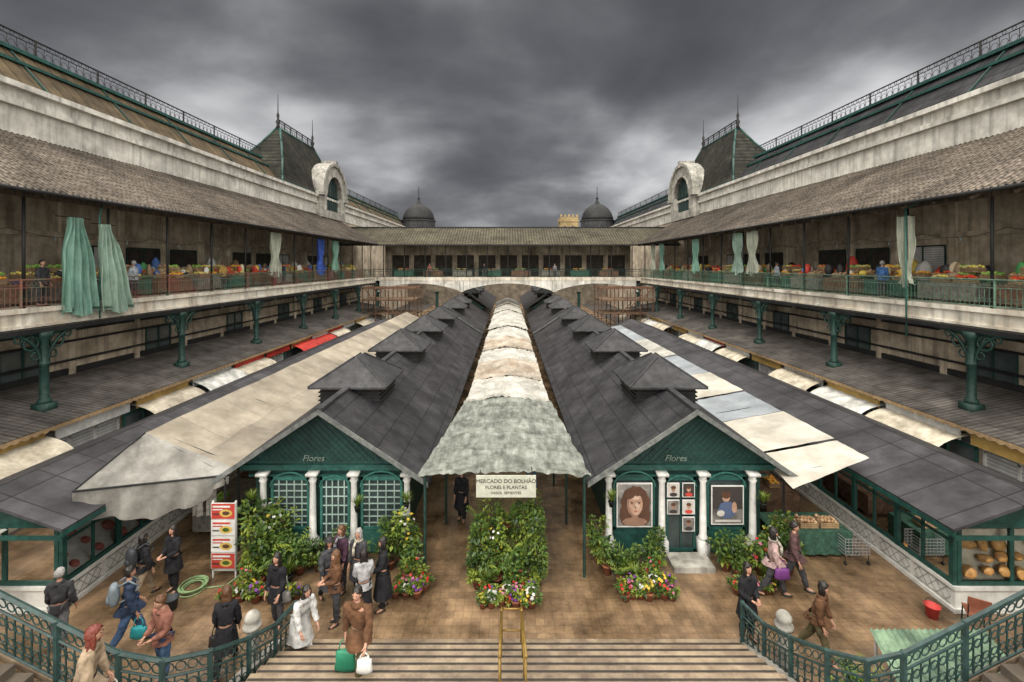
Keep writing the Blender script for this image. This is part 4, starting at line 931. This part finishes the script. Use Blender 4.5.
for x in(-.88,.84):
    for y in(12.27,13.2): b.box(x,x+.05,y,y+.05,0,.22 if y<13 else .75)
b.obj('plant_stand',wood,label='stepped wooden plant stand at the aisle mouth',category='stand')
for x,y,k,sc in((2.75,12.6,'bush2',.9),(3.15,12.8,'grass',.7),(3.55,12.5,'bush',.75),(4.05,12.7,'bush2',.85),(3.0,12.2,'palm',.6),(3.9,12.3,'bushr',.65),(3.4,12.15,'grass',.6),(2.6,13.1,'tall2',.7),(4.25,12.95,'tall',.55),(3.3,12.45,'bush',.65)): put(k,x,y,0,sc)
for i in range(14): put(T_[(i*2+1)%5],3.0+(i%7)*.2,11.85-(i//7)*.22+U(-.05,.05),0,U(.8,1.2))
for x,y,k,sc in((6.1,12.75,'bush2',.95),(6.5,12.5,'tall2',.6),(7.0,12.6,'bushr',1.0),(7.4,12.8,'tally',.65),(7.75,12.6,'bush2',1),(7.3,12.3,'bushr',.8),(6.35,12.15,'grass',.6),(7.9,13.1,'tall',.75),(6.9,12.1,'grass',.6),(6.75,12.9,'palm',.8),(6.3,12.45,'bush',.8)): put(k,x,y,0,sc)
for i in range(8): put(T_[(i*3)%5],5.95+(i%8)*.13,11.95+U(-.15,.05),0,U(.8,1.1))
for x,y,k,sc in((-7.1,12.85,'tall',1.0),(-6.75,13.0,'tally',.95),(-6.95,12.4,'tall2',.85),(-6.5,12.6,'bush2',1.2),(-6.3,12.9,'tall2',.85),(-6.0,12.7,'palm',1.1),(-5.75,12.6,'bush2',.9),(-6.6,12.1,'palm',.8),(-6.9,11.85,'bushr',.7),(-6.25,12.25,'bush2',.85),(-5.9,12.2,'grass',.8),(-5.3,12.75,'bush2',.8),(-4.75,12.85,'tall2',.6),(-3.3,12.8,'tall',.8),(-2.95,12.9,'tally',.9),(-2.6,12.5,'bush',.9),(-2.5,12.0,'bushr',.8),(-3.5,12.9,'grass',.8),(-4.2,12.8,'palm',.7),(-5.0,12.4,'bush',.6)): put(k,x,y,0,sc)
for i in range(16): put(T_[(i*2)%5],-7.2+(i%10)*.2 if i<10 else -2.9+(i-10)*.14,11.55+.1*(i%2) if i<10 else 11.7+.25*(i%2),0,U(.8,1.2))
for x,z in((-7.3,1.75),(-2.9,1.7),(-4.3,1.6),(2.95,1.75),(7.3,1.7)): put('grass',x,13.0,z-.1,.5)
for x,y,k,sc in((6.5,8.6,'bush2',.9),(6.2,8.2,'grass',.9),(6.9,8.9,'palm',.8)): put(k,x,y,0,sc)
# ---------------------------------------------------------------- gallery goods
def crate_proto(cols,label):
    e=thing('produce_crate',label,'crate',(0,0,0),'produce crates on the gallery stalls')
    b=B(); w,d,h=.26,.18,.16
    for k in range(3):
        z=.01+k*.055
        for sy in(-1,1): b.box(-w,w,sy*d-.008,sy*d+.008,z,z+.04)
        for sx in(-1,1): b.box(sx*w-.008,sx*w+.008,-d,d,z+.001,z+.041)
    b.box(-w,w,-d,d,0,.012)
    for sx in(-1,1):
        for sy in(-1,1): b.box(sx*(w-.03)-.015,sx*(w-.03)+.015,sy*(d-.025)-.012,sy*(d-.025)+.012,0,.19)
    b.obj('slats',woodL,e)
    b=B()
    for i in range(5):
        for j in range(4):
            r=U(.045,.06); b.sph((-w+.06+i*.1,-d+.05+j*.085,.14+U(0,.09)),(r,r,r*.9),7,5,random.randrange(len(cols)))
    b.obj('produce',[plain('produce_%d'%int(sum(c)*1000),c) for c in cols],e,True)
    return e
CP=[crate_proto([(.75,.05,.03),(.65,.14,.02)],'wooden crate of red tomatoes'),crate_proto([(.8,.34,.03),(.85,.5,.06)],'wooden crate of oranges'),crate_proto([(.2,.46,.07),(.4,.62,.12)],'wooden crate of green vegetables'),crate_proto([(.82,.7,.14),(.7,.6,.25)],'wooden crate of yellow fruit'),crate_proto([(.45,.27,.14),(.5,.33,.19)],'wooden crate of potatoes')]
def stall_proto(m,label):
    e=thing('market_stall',label,'stall',(0,0,0),'stalls on the gallery'); b=B()
    b.grid(20,10,lambda u,v:(-.62+1.24*u,-1.25+2.5*v,.84+.01*nz(u*5,v*5)))
    b.grid(24,4,lambda u,v:(-.63-.03*v*math.sin(u*40),-1.25+2.5*u,.84-.7*v)); b.grid(24,4,lambda u,v:(.63+.03*v*math.sin(u*40),-1.25+2.5*u,.84-.7*v)); b.grid(12,4,lambda u,v:(-.62+1.24*u,-1.26,.84-.7*v))
    b.obj('cloth',m,e,True)
    b=B()
    for x in(-.55,.55):
        for y in(-1.1,1.1): b.box(x-.03,x+.03,y-.03,y+.03,0,.83)
    b.obj('trestle',wood,e); return e
SP=[stall_proto(cloth('stall_green',(.06,.14,.10)),'green draped trestle stall'),stall_proto(cloth('stall_brown',(.2,.12,.08)),'brown draped trestle stall'),stall_proto(cloth('stall_grey',(.25,.24,.21)),'grey draped trestle stall')]
us=set(); uc=set()
def inst(protos_,i,used_,loc,rot,sc=1):
    if i not in used_:
        used_.add(i); e=protos_[i]; e.location=loc; e.rotation_euler=(0,0,rot); e.scale=(sc,)*3; return e
    return copy_thing(protos_[i],loc,rot,sc)
SB=[]
for nm_,c in(('white',(.75,.75,.72)),('black',(.03,.03,.03)),('brown',(.34,.24,.14)),('blue',(.08,.2,.55)),('green',(.1,.4,.13)),('red',(.65,.07,.05)),('cream',(.7,.6,.4)),('yellow',(.72,.55,.1))):
    b=B(); b.sph((0,0,.28),(.3,.26,.3),12,8,0,lambda d,p:Vector((p.x,p.y,max(p.z,-.27)))*(1+.25*nz(d.x*3,d.y*3,d.z*3+c[0]*9)))
    o=b.obj('sack',plain('sack_'+nm_,c),None,True,label=nm_+' sack of goods on the gallery',category='sack',group='sacks on the gallery'); SB.append(o)
sbu=set()
def sack(loc,sc):
    i=random.randrange(len(SB)); o=SB[i] if i not in sbu else SB[i].copy()
    if i in sbu: COL.objects.link(o)
    sbu.add(i); o.location=loc; o.scale=sc; o.rotation_euler=(0,0,U(0,6))
k=0
for s in(-1,1):
    y=12.6
    while y<55:
        x=s*18.4
        inst(SP,k%3,us,(x,y,7.0),0)
        for a in range(5):
            inst(CP,random.randrange(5),uc,(x-s*.3 if a%2 else x+s*.25,y-1.0+a*.48,7.85 if a%2 else 8.0),pi/2+U(-.15,.15),U(1,1.3))
        for q in range(2): inst(CP,random.randrange(5),uc,(x+s*U(.2,.4),y+U(-1,1),8.25),pi/2+U(-.2,.2),1.2)
        for q in range(5): sack((x+s*U(-.4,.5),y+U(-1.3,1.3),7.98),(U(.35,.8),U(.35,.8),U(.4,1.2)))
        for q in range(3): sack((s*U(19.8,21.4),y+U(-1.6,1.6),7.0 if q<2 else 7.5),(U(.8,1.5),U(.8,1.5),U(1.4,2.8)))
        y+=2.95; k+=1
for i in range(8):
    inst(SP,i%3,us,(-13.5+i*3.8,59.6,7),pi/2)
    for a in range(2): inst(CP,random.randrange(5),uc,(-14.0+i*3.8+a*.8,59.4,7.85),0,1.1)
inst(SP,0,us,(8.9,13.8,0),pi/2,.9)
for i in range(3): inst(CP,4,uc,(8.3+i*.6,13.6,.78),0)
for yy in(15.5,18.5,22):
    inst(SP,2,us,(-9.4,yy,0),0,.9); inst(CP,2,uc,(-9.4,yy-.6,.78),pi/2)
    inst(SP,1,us,(9.3,yy+1,0),0,.9); inst(CP,1,uc,(9.3,yy+.6,.78),pi/2)
for x in(-9.2,-8.8):
    b=B(); b.grid(10,12,lambda u,v:(x+(u-.5)*.3,13.5+.04*math.sin(u*9),2.0-.9*v)); b.obj('hanging_cloth',cloth('linen',(.6,.58,.53)),None,True,label='white cloth hanging under the tent frame',category='cloth',group='cloths hanging under the tent')
# ---------------------------------------------------------------- curtains
def curtain(p,w,h,m,label,tie=.6,dirn=(0,1,0),spread=1.0,tilt=0):
    e=thing('curtain',label,'curtain',p,'gallery curtains'); ABS[e.name]=Vector()
    d=Vector(dirn)
    def f(u,v):
        ww=w*(.75+.35*v*spread); pinch=1-(.55*math.exp(-((v-tie)/.18)**2) if tie<1 else 0)
        x=(u-.5)*ww*pinch+tilt*v; fold=.1*math.sin(u*26+v*2.5)+.05*math.sin(u*57+2+v*3)+.07*nz(u*6,v*4,p[1])
        nrm=Vector((d.y,-d.x,0)); return d*x+nrm*fold+Vector((0,0,-h*v+.15*math.sin(u*9)*(v>.95)+.15*nz(u*3,2)*v))
    b=B(); b.grid(90,34,f); b.obj('fabric',m,e,True)
    b=B(); b.tube(d*(-w*.5),d*(w*.5),.02,.02,6); b.obj('rod',dark,e)
curtain((-16.5,17.3,10.35),1.4,3.7,curtG,'large green curtain draped outside the gallery railing',tie=.05,spread=.9,tilt=.3)
curtain((-16.42,18.5,10.2),1.1,3.6,curtS,'faded green curtain draped outside the gallery railing',tie=.05,spread=1.7,tilt=.7)
curtain((-16.9,33,10.9),1.6,3.2,curtW,'pale striped curtain tied at the gallery post',tie=.55)
curtain((-16.9,41,10.9),1.6,3.2,curtBl,'blue curtain tied at the gallery post',tie=.55)
curtain((-16.9,44.5,10.9),1.6,3.0,curtG,'green curtain tied at the gallery post',tie=.55)
for y,m,l in((33.5,curtS,'green'),(31.5,curtW,'pale'),(41,curtG,'green'),(50,curtG,'green'),(53,curtW,'pale')): curtain((16.9,y,10.9),1.5,3.0,m,l+' curtain tied at the gallery post',tie=.55)
curtain((16.8,19.2,10.6),.8,2.9,curtW,'pale striped curtain hanging beside a tilted pole',tie=.8)
b=B(); b.tube((16.55,18.9,5.6),(16.6,19.0,10.9),.035,.035,8); b.tube((16.6,19,10.9),(16.9,18.2,11.3),.03,.03,8)
b.obj('awning_pole',tealL,None,True,label='long teal pole fixed outside the gallery railing',category='pole',group='awning poles')
b=B(); b.tube((-16.5,18.4,6.4),(-16.6,18.5,10.6),.03,.03,8); b.tube((-16.6,18.5,10.5),(-17,19.1,11.2),.03,.03,8)
b.obj('awning_pole',tealL,None,True,label='teal pole holding curtains outside the gallery railing',category='pole',group='awning poles')
for s in(-1,1):
    e=thing('light_string','sagging cable with bare bulbs along the gallery','lights',(s*18,30,9.7),'gallery light strings')
    b=B()
    for i in range(12):
        ya=13+i*3.4; b.path([(s*18,ya+3.4*t/6,9.9-.25*math.sin(pi*t/6)) for t in range(7)],.012,4)
    b.obj('cable',dark,e)
    for i in range(12):
        b=B(); b.sph((s*18,14.7+i*3.4,9.55),(.05,.05,.07),8,6); b.tube((s*18,14.7+i*3.4,9.6),(s*18,14.7+i*3.4,9.68),.03,.03,6); b.obj('bulb',glassL,e,True)
# ---------------------------------------------------------------- small courtyard items
b=B()
for k in range(7): b.ring((-8.3+U(-.03,.03),12.0+U(-.03,.03),.03+.02*k),.28+U(-.07,.05),.016,(1,0,0),(0,1,0),18)
b.path([(-8.05,12.0,.03),(-7.5,12.1,.03),(-7.2,13,.03)],.016,6)
b.obj('hose_coil',plain('hose_green',(.3,.46,.22)),None,True,label='coiled green garden hose on the paving',category='hose')
def bucket(x,y,m,label):
    e=thing('bucket',label,'bucket',(x,y,0)); b=B(); b.lathe(x,y,[(.11,0),(.15,.28),(.165,.28),(.165,.3),(.14,.3),(.1,.03)],16); b.obj('pail',m,e,True)
    b=B(); b.ring((x,y,.28),.155,.008,(1,0,0),(0,.6,.8),10,0,0,pi); b.obj('handle',dark,e)
bucket(-8.35,11.3,plain('pail_dark',(.04,.05,.06)),'dark plastic bucket standing on the paving')
bucket(10.3,11.05,plain('pail_red',(.6,.06,.05)),'red and white bucket beside the kiosk')
def chair(x,y,rot,m,label):
    e=thing('chair',label,'chair',(x,y,0)); ABS[e.name]=Vector(); e.rotation_euler=(0,0,rot)
    b=B(); b.box(-.2,.2,-.2,.2,.43,.46); b.obj('seat',m,e)
    b=B(); b.slab((-.2,.19,.62),(.2,.19,.62),(.2,.24,.88),(-.2,.24,.88),.02); b.obj('backrest',m,e)
    for sx in(-.18,.18):
        for sy in(-.18,.18):
            b=B(); b.tube((sx*1.1,sy*1.1,0),(sx,sy,.43),.014,.014,6); b.obj('leg',dark,e)
        b=B(); b.tube((sx,.19,.45),(sx,.23,.85),.014,.014,6); b.obj('backrest_post',dark,e)
chair(10.95,10.65,2.6,plain('chair_red_brown',(.35,.12,.07)),'red brown metal chair beside the kiosk')
e=thing('wire_trolley','grey wire trolley basket standing on the paving','trolley',(9.95,13.2,0))
b=B()
for k in range(6):
    z=.3+k*.09
    b.path([(9.6,12.95,z),(10.3,12.95,z),(10.3,13.45,z),(9.6,13.45,z),(9.6,12.95,z)],.008,4)
for k in range(8):
    b.tube((9.6+k*.1,12.95,.3),(9.6+k*.1,12.95,.75),.007,.007,4); b.tube((9.6+k*.1,13.45,.3),(9.6+k*.1,13.45,.75),.007,.007,4); b.tube((9.6+k*.1,12.95,.3),(9.6+k*.1,13.45,.3),.007,.007,4)
b.obj('basket',plain('wire_grey',(.3,.3,.3)),e)
for x in(9.62,10.28):
    for y in(12.97,13.43):
        b=B(); b.tube((x,y,.06),(x,y,.3),.012,.012,6); b.tube((x-.02,y,.05),(x+.02,y,.05),.05,.05,10); b.obj('wheel',dark,e)
e=thing('lean_to','small green corrugated lean-to roof on pale posts beside the stair','shelter',(8.3,9,0))
b=B(); b.grid(60,6,lambda u,v:(7.2+2.4*u+.35*v,8.3+1.2*v,.75+.2*v+.025*math.sin(u*120))); b.obj('roof_sheet',mat('green_sheet',(.2,.3,.19),(.11,.19,.12),scale=2,rough=.6,dirt=.5,dscale=2),e,True)
for x,y in((7.25,8.35),(9.6,8.35),(7.6,9.4),(9.9,9.4)):
    b=B(); b.tube((x,y,0),(x,y,.74+(y>9)*.17),.03,.03,6); b.obj('post',whitep,e)
b=B(); b.box(7.2,9.8,8.3,8.4,0,.7); b.obj('side_panel',kiosk_white,e)
b=B(); b.grid(20,8,lambda u,v:(-12.2-1.6*u,11.1-.9*math.sin(v*pi/2),1.75+.35*math.cos(v*pi/2)+.02*math.sin(u*30))); b.grid(20,1,lambda u,v:(-12.2-1.6*u,10.2,1.75-.2*v-.04*v*abs(math.sin(u*22)))); b.obj('shop_awning',awnW,None,True,label='dirty white awning on the kiosk front',category='awning')
# ---------------------------------------------------------------- world
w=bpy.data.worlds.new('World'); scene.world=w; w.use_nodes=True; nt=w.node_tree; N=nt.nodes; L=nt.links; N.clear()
out=N.new('ShaderNodeOutputWorld'); bg1=N.new('ShaderNodeBackground'); bg2=N.new('ShaderNodeBackground'); add=N.new('ShaderNodeAddShader')
sky=N.new('ShaderNodeTexSky'); sky.sky_type='NISHITA'; sky.sun_disc=False; sky.sun_elevation=math.radians(50); sky.sun_rotation=math.radians(200)
L.new(sky.outputs[0],bg1.inputs[0]); bg1.inputs[1].default_value=.003
tc=N.new('ShaderNodeTexCoord'); sp=N.new('ShaderNodeSeparateXYZ'); L.new(tc.outputs['Generated'],sp.inputs[0])
def math_(op,a,b_=None,clamp=False):
    m=N.new('ShaderNodeMath'); m.operation=op; m.use_clamp=clamp
    for i,v in enumerate((a,b_)):
        if v is None: continue
        if isinstance(v,(int,float)): m.inputs[i].default_value=v
        else: L.new(v,m.inputs[i])
    return m.outputs[0]
x,y,z=sp.outputs
zz=math_('ADD',math_('MAXIMUM',z,0),.3)
cb=N.new('ShaderNodeCombineXYZ'); L.new(math_('DIVIDE',x,zz),cb.inputs[0]); L.new(math_('DIVIDE',y,zz),cb.inputs[1]); cb.inputs[2].default_value=8.3
def nzn(scale,det,rough,dist):
    n=N.new('ShaderNodeTexNoise'); n.inputs['Scale'].default_value=scale; n.inputs['Detail'].default_value=det; n.inputs['Roughness'].default_value=rough; n.inputs['Distortion'].default_value=dist
    L.new(cb.outputs[0],n.inputs['Vector']); return n.outputs['Fac']
a1=nzn(.95,9,.45,.3); a2=nzn(2.6,7,.48,.2)
f=math_('ADD',math_('MULTIPLY',a1,.74),math_('MULTIPLY',a2,.26))
hz=N.new('ShaderNodeMapRange'); hz.inputs[1].default_value=.04; hz.inputs[2].default_value=.40; hz.inputs[3].default_value=.075; hz.inputs[4].default_value=-.04; L.new(z,hz.inputs[0])
f=math_('ADD',f,hz.outputs[0])
def blob(f,d,amp,p):
    vm=N.new('ShaderNodeVectorMath'); vm.operation='DOT_PRODUCT'; L.new(tc.outputs['Generated'],vm.inputs[0]); vm.inputs[1].default_value=Vector(d).normalized()
    g=math_('POWER',math_('MAXIMUM',vm.outputs['Value'],0),p); return math_('ADD',f,math_('MULTIPLY',g,amp))
f=blob(f,(-.62,1,.36),.08,60); f=blob(f,(-.26,1,.22),.08,90); f=blob(f,(.15,1,.5),-.045,10); f=blob(f,(1.0,1,.5),.03,30)
cr=N.new('ShaderNodeValToRGB'); cr.color_ramp.interpolation='B_SPLINE'; el=cr.color_ramp.elements; el[0].position=.30; el[0].color=(.06,.06,.065,1); el[1].position=.68; el[1].color=(.92,.92,.93,1)
m1=el.new(.43); m1.color=(.105,.105,.113,1); m2=el.new(.54); m2.color=(.25,.25,.262,1)
L.new(f,cr.inputs[0])
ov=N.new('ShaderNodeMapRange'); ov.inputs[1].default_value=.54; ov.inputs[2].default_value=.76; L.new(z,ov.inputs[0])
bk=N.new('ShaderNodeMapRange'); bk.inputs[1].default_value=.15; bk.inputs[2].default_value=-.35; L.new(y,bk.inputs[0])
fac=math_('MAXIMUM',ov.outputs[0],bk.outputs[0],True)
mx=N.new('ShaderNodeMix'); mx.data_type='RGBA'; L.new(fac,mx.inputs[0]); L.new(cr.outputs[0],mx.inputs[6]); mx.inputs[7].default_value=(2.85,2.72,2.52,1)  # unseen sky overhead and behind the camera brightened to light the courtyard
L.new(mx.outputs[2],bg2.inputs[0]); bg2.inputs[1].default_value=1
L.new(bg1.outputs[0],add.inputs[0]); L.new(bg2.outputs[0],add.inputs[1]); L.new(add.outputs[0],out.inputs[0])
sun=bpy.data.lights.new('sun','SUN'); sun.energy=1.5; sun.angle=math.radians(10); sun.color=(1,.93,.82)
so=bpy.data.objects.new('sun',sun); COL.objects.link(so); so.rotation_euler=(math.radians(40),0,math.radians(-20))
cam=bpy.data.cameras.new('camera'); cam.lens=16; cam.sensor_width=36; cam.clip_end=1000; cam.clip_start=.1
cam.shift_x=.004; cam.shift_y=-.0742
co=bpy.data.objects.new('camera',cam); COL.objects.link(co); co.location=(0,0,8.55); co.rotation_euler=(pi/2,0,0)
scene.camera=co
scene.view_settings.view_transform='Standard'; scene.view_settings.look='None'; scene.view_settings.exposure=0
